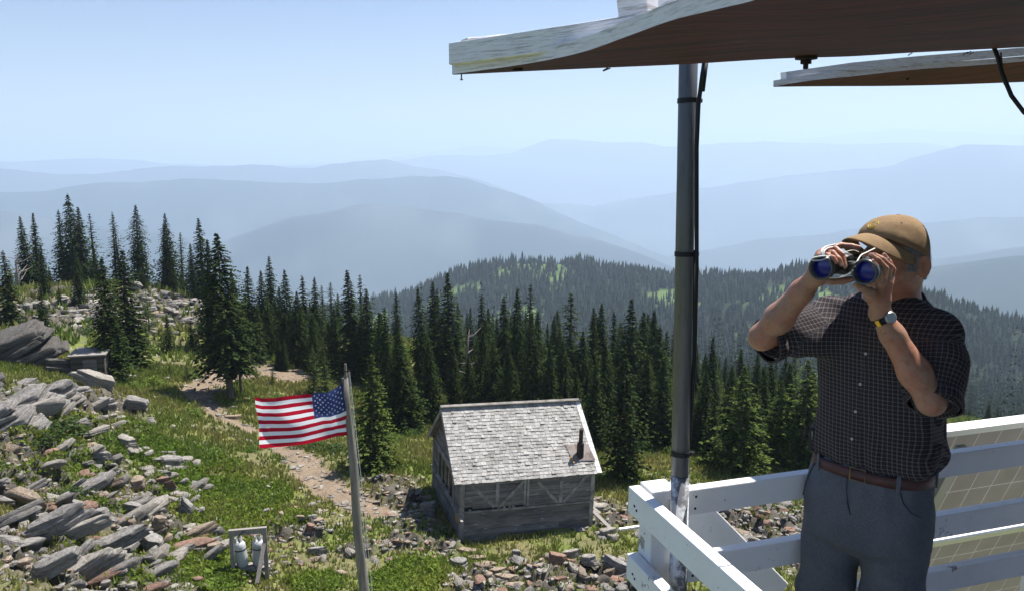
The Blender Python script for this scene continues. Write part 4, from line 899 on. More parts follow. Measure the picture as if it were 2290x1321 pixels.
for k, (dx, lab) in enumerate([(-.20, 'white gas cylinder in the left bay of the wooden rack'), (.2, 'white gas cylinder in the right bay half behind the leaning brace')]):
    q = rk.matrix_basis @ Vector((dx, .2, .115)); cy_ = empty('gas_cylinder', q, (R(2), R(-5 if k == 0 else 2), 0)); tag(cy_, lab, 'gas cylinder', 'gas cylinders in the rack')
    prof = [(0, 0), (.11, 0), (.14, .03), (.155, .09), (.155, .60), (.145, .66), (.11, .71), (.05, .74), (0, .745)]
    m = MB(); vs_ = []; N_ = 20
    for r_, z_ in prof:
        for i in range(N_): vs_.append((max(r_, .001)*math.cos(i*6.2832/N_), max(r_, .001)*math.sin(i*6.2832/N_), z_))
    fs_ = [(j*N_+i, j*N_+(i+1) % N_, (j+1)*N_+(i+1) % N_, (j+1)*N_+i) for j in range(len(prof)-1) for i in range(N_)]; m.add(vs_, fs_); m.build('tank', cylm, cy_, True)
    cl = MB()
    for i in range(16):
        if i in (3, 4, 11, 12): continue
        a0, a1 = i*6.2832/16, (i+1)*6.2832/16
        cl.add([(.09*math.cos(a0), .09*math.sin(a0), .72), (.09*math.cos(a1), .09*math.sin(a1), .72), (.09*math.cos(a1), .09*math.sin(a1), .85), (.09*math.cos(a0), .09*math.sin(a0), .85)], [(0, 1, 2, 3)])
    o = cl.build('collar', cylm, cy_); so = o.modifiers.new('s', 'SOLIDIFY'); so.thickness = .008
    MB().tube([(0, 0, .74), (0, 0, .80), (.04, 0, .81)], .02, 8).build('valve', rustm, cy_); MB().tube([(0, 0, .50), (0, 0, .53)], .162, 20).build('strap', blk, cy_)
# ------------------------------------------------------------------ little hut on the left slope
hp = ground_at(208, 843); hut = empty('hut', hp, (0, 0, R(14))); tag(hut, 'tiny dark square hut with flat roof half hidden by the meadow firs', 'hut')
hm_ = MB(); hw, hh_ = .66, 1.18
for i in range(9):
    for sx, sy, w_ in ((0, -1, hw), (0, 1, hw), (-1, 0, hw), (1, 0, hw)):
        z_ = -.1+i*(hh_+.1)/9+(hh_+.1)/18
        hm_.box((sx*hw, sy*hw, z_), (w_+.01, 0, 0) if sy else (.03+rc.uniform(0, .01), 0, 0), (0, .03+rc.uniform(0, .01), 0) if sy else (0, w_+.01, 0), (0, 0, (hh_+.1)/18-.006))
hm_.build('wall', mat('dark_logs', (.075, .062, .052), .95, rnd=.3, bump=(20, .6, .02)), hut)
hr = MB(); hr.box((0, 0, hh_+.035), (hw+.12, 0, 0), (0, hw+.12, .02), (0, 0, .03)); hr.build('roof', grey_wood, hut)
MB().box((.1, -hw-.045, .5), (.28, 0, 0), (0, .012, 0), (0, 0, .5)).build('door', siding, hut)
# ------------------------------------------------------------------ tower catwalk, railing
T1 = Vector((.954, .299, 0)).normalized(); T2 = Vector((-T1.y, T1.x, 0)); TZ = CAMZ
def T(a, b, z): return T1*a+T2*b+Vector((0, 0, TZ+z))
def wpaint(name, wear=.66, sc_=7, tint=(.80, .80, .80)):
    return mat(name, tint, .62, .35, noise=[(sc_, (.27, .25, .23), wear, wear+.035), (2.5, (.90, .89, .87), .45, .7, 'mul'), (55, (.25, .24, .23), .685, .71)], bump=[(45, .35, .003), (8, .15, .01)])
white = wpaint('white_painted_wood', .635, 9); white_w = wpaint('flaking_white_paint', .60, 12, (.74, .74, .74))
cx = Vector((.378, 2.466, 0)); ca1, ca2 = cx.dot(T1), cx.dot(T2)       # outer far corner of the left rail
rail = empty('railing', T(ca1, ca2, -1.98)); tag(rail, 'white painted wooden catwalk railing around the lookout corner', 'railing')
RO = rail.location
def rb_(name, a, b, w_, h_, matr=white, bev=.004, up=(0, 0, 1), par=None):
    m = MB().beam(Vector(a)-RO, Vector(b)-RO, w_, h_, up); return m.build(name, matr, par or rail, bevel=bev)
BW, BH = .040, .089
zr = [-1.06, -1.295, -1.515, -1.74]
for i, z in enumerate(zr):
    zc = z-BH/2
    rb_('side_rail', T(ca1+BW/2, ca2+.0, zc), T(ca1+BW/2, .3, zc), BW, BH, white if i == 0 else white_w)
    rb_('far_rail', T(ca1+BW+.10, ca2-.07, zc), T(5.2, ca2-.07, zc), BW, BH, white)
rb_('post', T(ca1+BW+.048, ca2-.04, .0-3.3), T(ca1+BW+.048, ca2-.04, -1.052), .09, .09, white_w, up=(1, .3, 0))
for a in (2.95, 4.9): rb_('post', T(a, ca2-.00, -2.3), T(a, ca2-.00, -1.075), .09, .09, white, up=(1, .3, 0))
rb_('post', T(ca1+BW+.048, .45, -2.3), T(ca1+BW+.048, .45, -1.05), .09, .09, white, up=(1, .3, 0))
nh = MB(); rn_ = random.Random(4)
for z in zr:
    for a in [ca1+.20, 2.93, 2.97, 4.88]:
        for dz_ in (-.025, -.065): p_ = T(a+rn_.uniform(-.006, .006), ca2-.07-BW/2-.0005, z+dz_)-RO; nh.tube([p_, p_-T2*.0018], .0042, 8)
    for b_ in (-.045, -.03): p_ = T(ca1-.0005, ca2+b_-.02, z-.03+b_*.6)-RO; nh.tube([p_, p_-T1*.0018], .0042, 8)
nh.build('nail_heads', rustm, rail)
A_b, B_b = P(1478, 1105, 2.70), P(1720, 1345, 2.80); rb_('diagonal_brace', A_b, B_b, .035, .20, white, up=T2.cross(B_b-A_b))
rb_('block', T(ca1+BW+.03, ca2-.37, zr[1]-.06), T(ca1+BW+.03, ca2-.47, zr[1]-.06), .10, .09, white_w)
galv = mat('galvanised_steel', (.42, .43, .44), .45, .5, .8, noise=(9, (.28, .29, .30), .4, .7), bump=(30, .1, .002))
MB().tube([P(1385, 1183, 2.62)-RO, P(1460, 1172, 2.66)-RO], .006, 8).build('rod_end', galv, rail)
# deck below
deck = empty('catwalk_deck', T(ca1, ca2, -1.98)); tag(deck, 'white timber catwalk platform carried on tall posts beneath the railing', 'platform')
DO = deck.location; m = MB()
for i in range(17): m.beam(T(ca1, ca2-.08-i*.145, -2.0)-DO, T(5.2, ca2-.08-i*.145, -2.0)-DO, .135, .04)
m.build('deck_boards', white, deck)
m = MB()
for a in (ca1+.3, 2.4, 3.6, 4.9): m.beam(T(a, ca2+.02, -2.1)-DO, T(a, .1, -2.1)-DO, .06, .15)
m.build('joists', white, deck)
for a in (ca1+.45, 4.6):
    for b in (ca2-.35, .1):
        g_ = T(a, b, 0); gz = float(H(g_.x, g_.y)[0])-.3
        MB().beam(T(a, b, -2.18)-DO, Vector((g_.x, g_.y, gz))-DO, .2, .2, up=(0, 1, 0)).build('leg', white, deck)
# lookout cab to the right of the camera (out of frame; it shades the catwalk)
cabn = empty('lookout_cab', T(1.75, 1.0, -1.98)); tag(cabn, 'white painted lookout cab with big dark windows behind the catwalk', 'lookout')
CO_ = cabn.location; gdk = mat('lookout_window_glass', (.03, .035, .04), .1, .5)
m = MB(); m.box(T(3.6, -1.0, -1.53)-CO_, T1*1.85, T2*2.0, (0, 0, .45)); m.build('lower_wall', white, cabn)
m = MB(); m.box(T(3.6, -1.0, -.40)-CO_, T1*1.80, T2*1.95, (0, 0, .68)); m.build('window_band', gdk, cabn)
m = MB()
for a in (1.77, 2.7, 3.6, 4.5, 5.43):
    for b in (.98, -2.98): m.box(T(a, b, -.40)-CO_, T1*.04, T2*.04, (0, 0, .68))
for b in (.0, -1.0, -2.0):
    for a in (1.77, 5.43): m.box(T(a, b, -.40)-CO_, T1*.04, T2*.04, (0, 0, .68))
m.build('window_frames', white, cabn)
m = MB(); m.box(T(3.6, -1.0, .40)-CO_, T1*1.85, T2*2.0, (0, 0, .12)); m.box(T(3.6, -1.0, .58)-CO_, T1*2.5, T2*2.6, (0, 0, .055)); m.build('roof', grey_wood, cabn)
m = MB(); m.box((T(2.28, 1.0, .62)+T(4.9, 2.66, .62))/2-CO_, T1*1.31, T2*.83, (0, 0, .02)); m.build('added_shade_panel', grey_wood, cabn)  # unseen panel added overhead to cast shade on the man and far rail
m = MB(); m.box(T(3.6, -1.0, -2.0)-CO_, T1*1.95, T2*2.0, (0, 0, .018)); m.build('floor', grey_wood, cabn)
for a, b in ((1.9, -2.8), (5.3, -2.8), (5.3, .9)):
    g_ = T(a, b, 0); gz = float(H(g_.x, g_.y)[0])-.3; MB().beam(T(a, b, -2.02)-CO_, Vector((g_.x, g_.y, gz))-CO_, .2, .2, up=(0, 1, 0)).build('leg', white, cabn)
# ------------------------------------------------------------------ steel mast pipe with cable
pt_, pb_ = P(1541, 60, 2.46), P(1519, 1160, 2.40)
dp = (pt_-pb_).normalized(); p_lo = pb_-dp*(pb_.z-(TZ-1.98))/dp.z
mast = empty('mast_pipe', p_lo); tag(mast, 'dark grey galvanised pipe standing inside the railing corner', 'pipe')
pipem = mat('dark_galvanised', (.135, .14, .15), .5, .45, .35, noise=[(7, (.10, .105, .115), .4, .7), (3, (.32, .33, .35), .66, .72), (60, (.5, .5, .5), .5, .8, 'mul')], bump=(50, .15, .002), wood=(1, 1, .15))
pw = mat('white_pipe_paint', (.62, .63, .65), .6, .35, noise=(14, (.14, .145, .155), .44, .54), bump=(60, .2, .002))
MB().tube([Vector((0, 0, 0)), (P(1521, 1060, 2.405)-p_lo)*.995], .0285, 24).build('painted_foot', pw, mast, True)
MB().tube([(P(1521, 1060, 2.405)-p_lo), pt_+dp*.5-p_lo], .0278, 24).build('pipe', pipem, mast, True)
for py in (226, 568, 1012):
    t_ = (py-60)/(1160-60); c = P(1541-22*t_, py, 2.46-.06*t_)-p_lo; MB().tube([c-dp*.007, c+dp*.007], .0305, 24).tube([c+Vector((.03, -.006, 0)), c+Vector((.042, -.006, 0))], .007, 6).build('hose_clamp', blk, mast)
cab = MB().tube([P(x, y, 2.41) for x, y in ((1580, 120), (1571, 165), (1562, 235), (1558, 330), (1558, 600), (1553, 800), (1544, 940), (1535, 1060), (1524, 1160), (1516, 1250), (1513, 1340), (1512, 1480))], .0065, 8)
cb_o = cab.tube([P(1577, 140, 2.41), P(1569, 205, 2.41)], .0095, 8).tube([P(x, y, 2.41) for x, y in ((1553, 560), (1551, 800), (1540, 950), (1530, 1080), (1517, 1200), (1509, 1340), (1508, 1480))], .004, 8).build('cable', blk, smooth=True); tag(cb_o, 'thick black cable strapped down the side of the steel pipe', 'cable')
# ------------------------------------------------------------------ raised shutters overhead
redp = mat('red_brown_paint', (.095, .017, .012), .7, .3, noise=[(4, (.040, .009, .008), .4, .62), (16, (.45, .38, .36), .46, .62, 'mul'), (26, (.22, .17, .15), .67, .71)], bump=[(22, .7, .004)], wood=(.35, 4, 1))
wgrain = mat('grained_white_paint', (.80, .80, .81), .75, .25, noise=[(16, (.50, .48, .47), .56, .63), (50, (.70, .69, .70), .5, .66, 'mul')], bump=[(35, .8, .004)], wood=(.5, .5, 9))
def sheet(root, nearc, farc, th, n=40, m_=14):
    """warped board: nearc/farc list of points along the two long edges (underside)"""
    O = root.location
    def smp(c, t):
        k = t*(len(c)-1); i = min(int(k), len(c)-2); f = k-i
        p0, p1, p2, p3 = c[max(i-1, 0)], c[i], c[i+1], c[min(i+2, len(c)-1)]
        return .5*((2*p1)+(p2-p0)*f+(2*p0-5*p1+4*p2-p3)*f*f+(3*p1-p0-3*p2+p3)*f**3)
    V = []; F = []; MI = []
    for layer in (0, 1):
        for i in range(n+1):
            a, b = smp(nearc, i/n), smp(farc, i/n)
            for j in range(m_+1): V.append(a+(b-a)*(j/m_)+Vector((0, 0, th*layer))-O)
    s = (n+1)*(m_+1)
    for i in range(n):
        for j in range(m_):
            a = i*(m_+1)+j; b = a+m_+1
            F.append((a, b, b+1, a+1)); MI.append(0); F.append((a+s, a+1+s, b+1+s, b+s)); MI.append(1)
    def side(lst):
        for a, b in zip(lst[:-1], lst[1:]): F.append((a, b, b+s, a+s)); MI.append(1)
    side([i*(m_+1) for i in range(n+1)]); side([i*(m_+1)+m_ for i in range(n, -1, -1)]); side([j for j in range(m_, -1, -1)]); side([n*(m_+1)+j for j in range(m_+1)])
    o = obj('panel', V, F, mats=[redp, wgrain], midx=MI, parent=root)
    bm = bmesh.new(); bm.from_mesh(o.data); bmesh.ops.recalc_face_normals(bm, faces=bm.faces); bm.to_mesh(o.data); bm.free(); return o
s1 = empty('window_shutter', P(1012, 160, 1.5)); tag(s1, 'large raised shutter board overhead, red underneath and flaking white on its edges', 'shutter', 'raised window shutters')
nearc = [P(1011, 167, 1.50), P(1180, 143, 1.36), P(1300, 118, 1.22), P(1400, 83, 1.09), P(1500, 47, .97), P(1600, 22, .87), P(1700, -3, .78), P(1830, -60, .68), P(2000, -160, .58)]
farc = [P(1014, 168, 1.502), P(1180, 160, 1.56), P(1360, 152, 1.62), P(1540, 144, 1.67), P(1740, 132, 1.74), P(1900, 127, 1.79), P(2050, 118, 1.84), P(2290, 106, 1.90), P(2600, 85, 1.99)]
sheet(s1, nearc, farc, .0205)
SO = s1.location
MB().beam(P(1020, 123, 1.50)-SO, P(1440, 66, 1.20)-SO, .036, .0375).build('edge_batten', wgrain, s1, bevel=.002)
MB().beam(P(1412, 5, 1.19)-SO, P(1900, -75, 1.62)-SO, .055, .085).build('crossbar', wgrain, s1, bevel=.002)
MB().beam(P(1500, 13, 1.12)-SO, P(1740, -60, .80)-SO, .036, .036).build('edge_batten', wgrain, s1, bevel=.002)
MB().beam(P(1040, 110, 1.55)-SO, P(1350, 80, 1.66)-SO, .036, .036).build('edge_batten', wgrain, s1, bevel=.002)
def bolt(root, p, r=.012, l=.02):
    O = root.location; p = Vector(p)-O
    MB().tube([p+Vector((0, 0, .004)), p-Vector((0, 0, .003))], r*2.0, 16).tube([p-Vector((0, 0, .003)), p-Vector((0, 0, l*.55))], r*1.05, 6).tube([p-Vector((0, 0, l*.5)), p-Vector((0, 0, l))], r*.5, 8).build('bolt', rustm, root)
bolt(s1, P(1803, 130, 1.70), .011, .022)
for x, y, D in ((1824, 37, 1.25), (1411, 127, 1.42), (1158, 158, 1.46)): 
    p = P(x, y, D)-SO; MB().tube([p, p+Vector((0, 0, .01))], .009, 8).build('bolt_hole', dark_in, s1)
pn = P(1032, 164, 1.5)-SO; MB().tube([pn, pn-Vector((0, 0, .011))], .0012, 6).tube([pn-Vector((0, 0, .011)), pn-Vector((0, 0, .0125))], .003, 8).build('nail', rustm, s1)
rs = random.Random(3); sp = MB()
for x, y in ((2165, 117), (2172, 115), (2178, 117), (2040, 119), (1360, 152), (1365, 153)):
    p = P(x, y, 1.87 if x > 2000 else 1.62)-SO
    sp.tube([p, p+Vector((-.012+rs.uniform(-.003, .004), -.004, -.006))], .0012, 4)
sp.build('splinters', redp, s1)
s2 = empty('window_shutter', P(1735, 190, 3.35)); tag(s2, 'smaller looking raised shutter board farther right, above the man', 'shutter', 'raised window shutters')
QB = lambda l: [P(x_, y_, D_*1.18) for x_, y_, D_ in l]
nc = QB([(1729, 194, 2.80), (1820, 180, 2.84), (1900, 172, 2.90), (2050, 156, 2.98), (2170, 148, 3.05), (2290, 138, 3.12), (2330, 135, 3.15)])
fcv = QB([(1731, 195, 2.81), (1800, 194, 2.95), (1880, 193.5, 3.1), (1990, 193, 3.25), (2130, 190, 3.35), (2290, 184, 3.45), (2335, 182, 3.5)])
sheet(s2, nc, fcv, .023)
SO2 = s2.location
bt2 = QB([(1752, 172, 2.83), (1900, 151, 2.91), (2050, 136, 2.99), (2290, 116, 3.13), (2330, 113, 3.15)])
for a, b in zip(bt2[:-1], bt2[1:]): MB().beam(a-SO2, b-SO2, .036, .034).build('edge_batten', wgrain, s2)
bolt(s2, P(2030, 172, 3.7), .012, .014)
MB().tube([P(x, y, D) for x, y, D in ((2222, 105, 1.88), (2232, 130, 1.875), (2241, 165, 1.87), (2262, 215, 1.86), (2290, 252, 1.85), (2330, 280, 1.84))], .0048, 8).tube([P(2238, 118, 1.885), P(2246, 190, 1.87)], .0018, 6).build('cable', blk, smooth=True)
tag(bpy.data.objects['cable.001'], 'thin black cable hanging down from the shutter at the top right corner', 'cable')
# ------------------------------------------------------------------ solar panels beyond the railing
cellm = bpy.data.materials.new('solar_back'); cellm.use_nodes = True; nt = cellm.node_tree; b = nt.nodes['Principled BSDF']; b.inputs['Roughness'].default_value = .35
at = nt.nodes.new('ShaderNodeAttribute'); at.attribute_name = 'pc'; sx = nt.nodes.new('ShaderNodeSeparateXYZ'); nt.links.new(at.outputs['Vector'], sx.inputs[0])
mx_ = None
for ax, cs in (('X', .127), ('Y', .127)):
    a = nt.nodes.new('ShaderNodeMath'); a.operation = 'DIVIDE'; a.inputs[1].default_value = cs; nt.links.new(sx.outputs[ax], a.inputs[0])
    f_ = nt.nodes.new('ShaderNodeMath'); f_.operation = 'FRACT'; nt.links.new(a.outputs[0], f_.inputs[0])
    l_ = nt.nodes.new('ShaderNodeMath'); l_.operation = 'LESS_THAN'; l_.inputs[1].default_value = .028; nt.links.new(f_.outputs[0], l_.inputs[0])
    if mx_ is None: mx_ = l_
    else:
        m2 = nt.nodes.new('ShaderNodeMath'); m2.operation = 'MAXIMUM'; nt.links.new(mx_.outputs[0], m2.inputs[0]); nt.links.new(l_.outputs[0], m2.inputs[1]); mx_ = m2
no = nt.nodes.new('ShaderNodeTexNoise'); no.inputs['Scale'].default_value = 4; nt.links.new(at.outputs['Vector'], no.inputs['Vector'])
cr_ = nt.nodes.new('ShaderNodeMix'); cr_.data_type = 'RGBA'; cr_.inputs[6].default_value = (.33, .31, .28, 1); cr_.inputs[7].default_value = (.47, .45, .43, 1); nt.links.new(no.outputs['Fac'], cr_.inputs[0])
mm_ = nt.nodes.new('ShaderNodeMix'); mm_.data_type = 'RGBA'; mm_.inputs[7].default_value = (.75, .74, .72, 1); nt.links.new(mx_.outputs[0], mm_.inputs[0]); nt.links.new(cr_.outputs[2], mm_.inputs[6]); nt.links.new(mm_.outputs[2], b.inputs['Base Color'])
tr = nt.nodes.new('ShaderNodeBsdfTranslucent'); nt.links.new(mm_.outputs[2], tr.inputs[0]); ms = nt.nodes.new('ShaderNodeMixShader'); ms.inputs[0].default_value = .55
nt.links.new(b.outputs[0], ms.inputs[1]); nt.links.new(tr.outputs[0], ms.inputs[2]); nt.links.new(ms.outputs[0], nt.nodes['Material Output'].inputs[0])
alu = mat('aluminium_frame', (.72, .73, .74), .35, .5, .35); alud = mat('aluminium_strut', (.42, .42, .43), .5, .5, .6)
def solar(top_l, zt, Wd, Hd, tilt, lab):
    r_ = empty('panel', Vector(top_l)-stand_root.location); r_.parent = stand_root; r_['label'] = lab
    dn = (T2*math.sin(tilt)-Vector((0, 0, math.cos(tilt)))); nrm = T1.cross(dn)
    V = [Vector((0, 0, 0)), T1*Wd, T1*Wd+dn*Hd, dn*Hd]; V2 = [v+nrm*.006 for v in V]
    o = obj('backsheet', V+V2, [(0, 1, 2, 3), (7, 6, 5, 4), (0, 4, 5, 1), (2, 6, 7, 3), (1, 5, 6, 2), (3, 7, 4, 0)], cellm, r_)
    vec_attr(o, 'pc', [(0, 0, 0), (Wd, 0, 0), (Wd, Hd, 0), (0, Hd, 0)]*2)
    f = MB()
    f.beam(-T1*.02-dn*.017, T1*(Wd+.02)-dn*.017, .045, .034, up=-dn); f.beam(-T1*.02+dn*(Hd+.017), T1*(Wd+.02)+dn*(Hd+.017), .045, .034, up=-dn)
    f.beam(-T1*.017, -T1*.017+dn*Hd, .045, .034, up=T1); f.beam(T1*(Wd+.017), T1*(Wd+.017)+dn*Hd, .045, .034, up=T1); f.build('frame', alu, r_)
    return r_, dn, nrm
tl = T(2.34, ca2+.36, -1.185)
stand_root = empty('solar_array', tl); tag(stand_root, 'solar array of two stacked panels on grey struts beyond the railing', 'solar array')
p1, dn, nrm = solar(tl, 0, 2.2, .62, R(22), 'upper solar panel with aluminium frame seen from behind through the railing')
p2, _, _ = solar(tl+dn*.74+T1*.15, 0, 2.2, .62, R(22), 'lower solar panel below the upper one, behind the bottom rails')
st = empty('stand', T1*.5-nrm*.05); st.parent = stand_root
for k in (0, 1.45): MB().beam(T1*k+dn*.04, T1*k+dn*1.5, .05, .03, up=nrm).build('strut', alud, st)

# ------------------------------------------------------------------ implicit-surface toolkit
class Field:
    def __init__(s, lo, hi, h):
        s.lo = np.array(lo, float); s.h = h; s.n = np.ceil((np.array(hi)-s.lo)/h).astype(int)+1
        s.f = np.full(s.n, .2, dtype=np.float32)
    def _sl(s, lo, hi, m):
        a = np.clip(np.floor((np.array(lo)-m-s.lo)/s.h).astype(int), 0, s.n-1); b = np.clip(np.ceil((np.array(hi)+m-s.lo)/s.h).astype(int)+1, 1, s.n)
        if (b <= a).any(): return None
        ax = [s.lo[i]+s.h*np.arange(a[i], b[i]) for i in range(3)]
        return tuple(slice(a[i], b[i]) for i in range(3)), np.stack(np.meshgrid(*ax, indexing='ij'), -1)
    def put(s, d, sl, k, sub=False):
        f = s.f[sl]
        if sub:
            h = np.clip(.5-.5*(f+d)/k, 0, 1); s.f[sl] = f*(1-h)+(-d)*h+k*h*(1-h)
        else:
            h = np.clip(.5+.5*(f-d)/k, 0, 1); s.f[sl] = f*(1-h)+d*h-k*h*(1-h)
    def cap(s, a, b, r1, r2, k=.01, flat=None, sub=False):
        a, b = np.array(a, float), np.array(b, float); r = max(r1, r2)
        q = s._sl(np.minimum(a, b), np.maximum(a, b), r+k*2+.01)
        if q is None: return
        sl, X = q; ba = b-a; t = np.clip(((X-a)@ba)/(ba@ba+1e-12), 0, 1); v = X-a-t[..., None]*ba
        if flat is not None:                   # flat=(axis, factor): thicker/thinner along an axis
            ax, fc_ = np.array(flat[0], float), flat[1]; c = v@ax; v = v+(c*(1/fc_-1))[..., None]*ax
        s.put(np.linalg.norm(v, axis=-1)-(r1+(r2-r1)*t), sl, k, sub)
    def chain(s, pts, rs, k=.008, flat=None):
        for i in range(len(pts)-1): s.cap(pts[i], pts[i+1], rs[i], rs[i+1], k, flat)
    def ell(s, c, ax, r, k=.01, sub=False):    # ax: three unit axes
        c = np.array(c, float); q = s._sl(c-max(r), c+max(r), k*2+.01)
        if q is None: return
        sl, X = q; v = X-c; p = np.stack([v@np.array(a, float)/rr_ for a, rr_ in zip(ax, r)], -1); k0 = np.linalg.norm(p, axis=-1)
        k1 = np.linalg.norm(np.stack([p[..., i]/r[i] for i in range(3)], -1), axis=-1)+1e-9
        s.put(k0*(k0-1)/k1, sl, k, sub)
    def loft(s, lv, w, f, k=.02, ex=2.4, dz=0):       # lv rows: z, cx, cy, half width, half depth
        lv = np.array(sorted(lv, key=lambda t: t[0])); zmin, zmax = lv[0, 0], lv[-1, 0]
        lo = [lv[:, 1].min()-.3, lv[:, 2].min()-.3, zmin]; hi = [lv[:, 1].max()+.3, lv[:, 2].max()+.3, zmax]
        sl, X = s._sl(lo, hi, .03); z = np.clip(X[..., 2], zmin, zmax); it = lambda c: np.interp(z, lv[:, 0], lv[:, c])
        dx, dy = X[..., 0]-it(1), X[..., 1]-it(2); a = (dx*w[0]+dy*w[1])/it(3); b = (dx*f[0]+dy*f[1])/it(4)
        q = (np.abs(a)**ex+np.abs(b)**ex)**(1/ex); d = (q-1)*np.minimum(it(3), it(4))
        d = np.maximum(d, np.abs(X[..., 2]-z)-.001+np.where(z != X[..., 2], 0, -1e3)) if False else np.maximum(d, np.where(X[..., 2] > zmax, X[..., 2]-zmax, np.where(X[..., 2] < zmin, zmin-X[..., 2], d)))
        s.put(d, sl, k)
    def nets(s):
        f = s.f; S = (f < 0); n = f.shape
        cnt = np.zeros((n[0]-1, n[1]-1, n[2]-1), np.float32); acc = np.zeros(cnt.shape+(3,), np.float32)
        corner = [(i, j, k) for i in (0, 1) for j in (0, 1) for k in (0, 1)]
        sh = lambda A, c: A[c[0]:n[0]-1+c[0], c[1]:n[1]-1+c[1], c[2]:n[2]-1+c[2]]
        for c0 in corner:
            for ax in range(3):
                if c0[ax]: continue
                c1 = list(c0); c1[ax] = 1
                f0, f1 = sh(f, c0), sh(f, c1); m = (f0 < 0) != (f1 < 0)
                t = np.where(m, f0/np.where(m, f0-f1, 1), 0)
                cnt += m
                for q in range(3): acc[..., q] += m*(c0[q]+(t if q == ax else 0))
        M = cnt > 0; idx = -np.ones(cnt.shape, int); idx[M] = np.arange(M.sum()); ijk = np.argwhere(M)
        V = (ijk+acc[M]/cnt[M][:, None])*s.h+s.lo; F = []
        for ax in range(3):
            o1, o2 = [(1, 2), (2, 0), (0, 1)][ax]
            sl0 = [slice(1, n[q]-1) for q in range(3)]; sl1 = list(sl0); sl0[ax] = slice(0, n[ax]-1); sl1[ax] = slice(1, n[ax])
            a, b = S[tuple(sl0)], S[tuple(sl1)]; e = np.argwhere(a != b)
            base = e.copy(); base[:, o1] += 1; base[:, o2] += 1
            g = lambda d1, d2: idx[tuple((base-np.eye(3, dtype=int)[o1]*d1-np.eye(3, dtype=int)[o2]*d2).T)]
            Q = np.stack([g(1, 1), g(0, 1), g(0, 0), g(1, 0)], -1); flip = ~a[tuple(e.T)]; Q[flip] = Q[flip][:, ::-1]; F.append(Q)
        F = np.concatenate(F); F = F[(F >= 0).all(1)]
        return V, F
def noise3(X, sc_, s=0): return (fbm(X[..., 0]*sc_+X[..., 2]*sc_*.6, X[..., 1]*sc_+X[..., 2]*sc_*.8, s, 3)-.5)
def smooth_mod(o, it=3, f=.5):
    m = o.modifiers.new('smooth', 'SMOOTH'); m.iterations = it; m.factor = f
# ------------------------------------------------------------------ the man
J = lambda x, y, D: np.array(P(x, y, D))
yaw = R(45); fw = np.array([-math.sin(yaw), -math.cos(yaw), 0]); wl = np.array([math.cos(yaw), -math.sin(yaw), 0]); up = np.array([0, 0, 1.])
yh = R(63); fh = np.array([-math.sin(yh), -math.cos(yh), 0]); wh = np.array([math.cos(yh), -math.sin(yh), 0])
man = empty('person', (1.14, 2.43, CAMZ-1.98)); tag(man, 'man in checked shirt, grey trousers and tan cap raising binoculars at the railing', 'person')
MO = np.array(man.location)
def mo(name, V, F, m, **k): return obj(name, np.asarray(V)-MO, F, m, man, True, **k)
skin = mat('skin', (.37, .212, .14), .5, .35, noise=[(11, (.41, .18, .115), .45, .62), (34, (.78, .66, .60), .48, .7, 'mul'), (150, (.62, .48, .42), .60, .72, 'mul')], bump=[(160, .45, .0015), (30, .3, .003)])
b_ = skin.node_tree.nodes['Principled BSDF']; b_.inputs['Subsurface Weight'].default_value = .12; b_.inputs['Subsurface Radius'].default_value = (.01, .004, .002); b_.inputs['Subsurface Scale'].default_value = .5
hc = J(2003, 583, 2.43)
ER, WR, SR = J(1706, 752, 2.44), J(1824, 616, 2.31), J(1856, 708, 2.54)
EL, WL, SL = J(2082, 893, 2.20), J(1967, 700, 2.235), J(2095, 742, 2.34)
F1 = Field([.62, 2.03, CAMZ-1.10], [1.42, 2.68, CAMZ-.14], .0038)
F1.ell(hc, (fh, wh, up), (.100, .081, .108), .02)                                       # skull
F1.ell(hc+fh*.034-up*.062, (fh, wh, up), (.060, .056, .060), .03)                         # jaw
F1.ell(hc+fh*.062-up*.104, (fh, wh, up), (.022, .026, .018), .03)                         # chin
F1.ell(hc+fh*.06-up*.01, (fh, wh, up), (.040, .062, .045), .03)                           # cheek / brow mass
for s_ in (-1, 1):
    F1.ell(hc+fh*.072+wh*.044*s_-up*.032, (fh, wh, up), (.022, .022, .024), .02)
    F1.ell(hc+fh*.100+wh*.031*s_+up*.006, (fh, wh, up), (.013, .017, .012), .006, sub=True)   # eye sockets
    F1.ell(hc+fh*.088+wh*.031*s_+up*.026, (fh, wh, up), (.014, .024, .007), .012)             # brow ridge
    F1.ell(hc+fh*.086+wh*.031*s_+up*.006, (fh, wh, up), (.0125, .0125, .0125), .004)          # eye ball with lid
    ec = hc+wh*.089*s_-fh*.012-up*.008; ea = wh*s_*.5-fh*.85; ea /= np.linalg.norm(ea)
    F1.ell(ec, (np.cross(ea, up), ea, up), (.0060, .021, .035), .006); F1.ell(ec-up*.004+np.cross(ea, up)*(-.004*0)+wh*s_*.006, (np.cross(ea, up), ea, up), (.004, .010, .018), .004, sub=True)
F1.chain([hc+fh*.094+up*.004, hc+fh*.116-up*.026], [.008, .0115], .012)                   # nose
for s_ in (-1, 1): F1.ell(hc+fh*.106-up*.030+wh*.010*s_, (fh, wh, up), (.009, .007, .007), .006)
F1.ell(hc+fh*.092-up*.062, (fh, wh, up), (.012, .024, .006), .006); F1.ell(hc+fh*.090-up*.073, (fh, wh, up), (.012, .020, .007), .006)
F1.ell(hc+fh*.108-up*.0665, (fh, wh, up), (.012, .026, .0015), .002, sub=True)            # mouth line
nk = J(2012, 700, 2.45); F1.cap(hc-fh*.02-up*.05, nk, .058, .062, .03); F1.cap(nk, nk-up*.06, .06, .075, .03)
tc0 = J(1966, 760, 2.44)
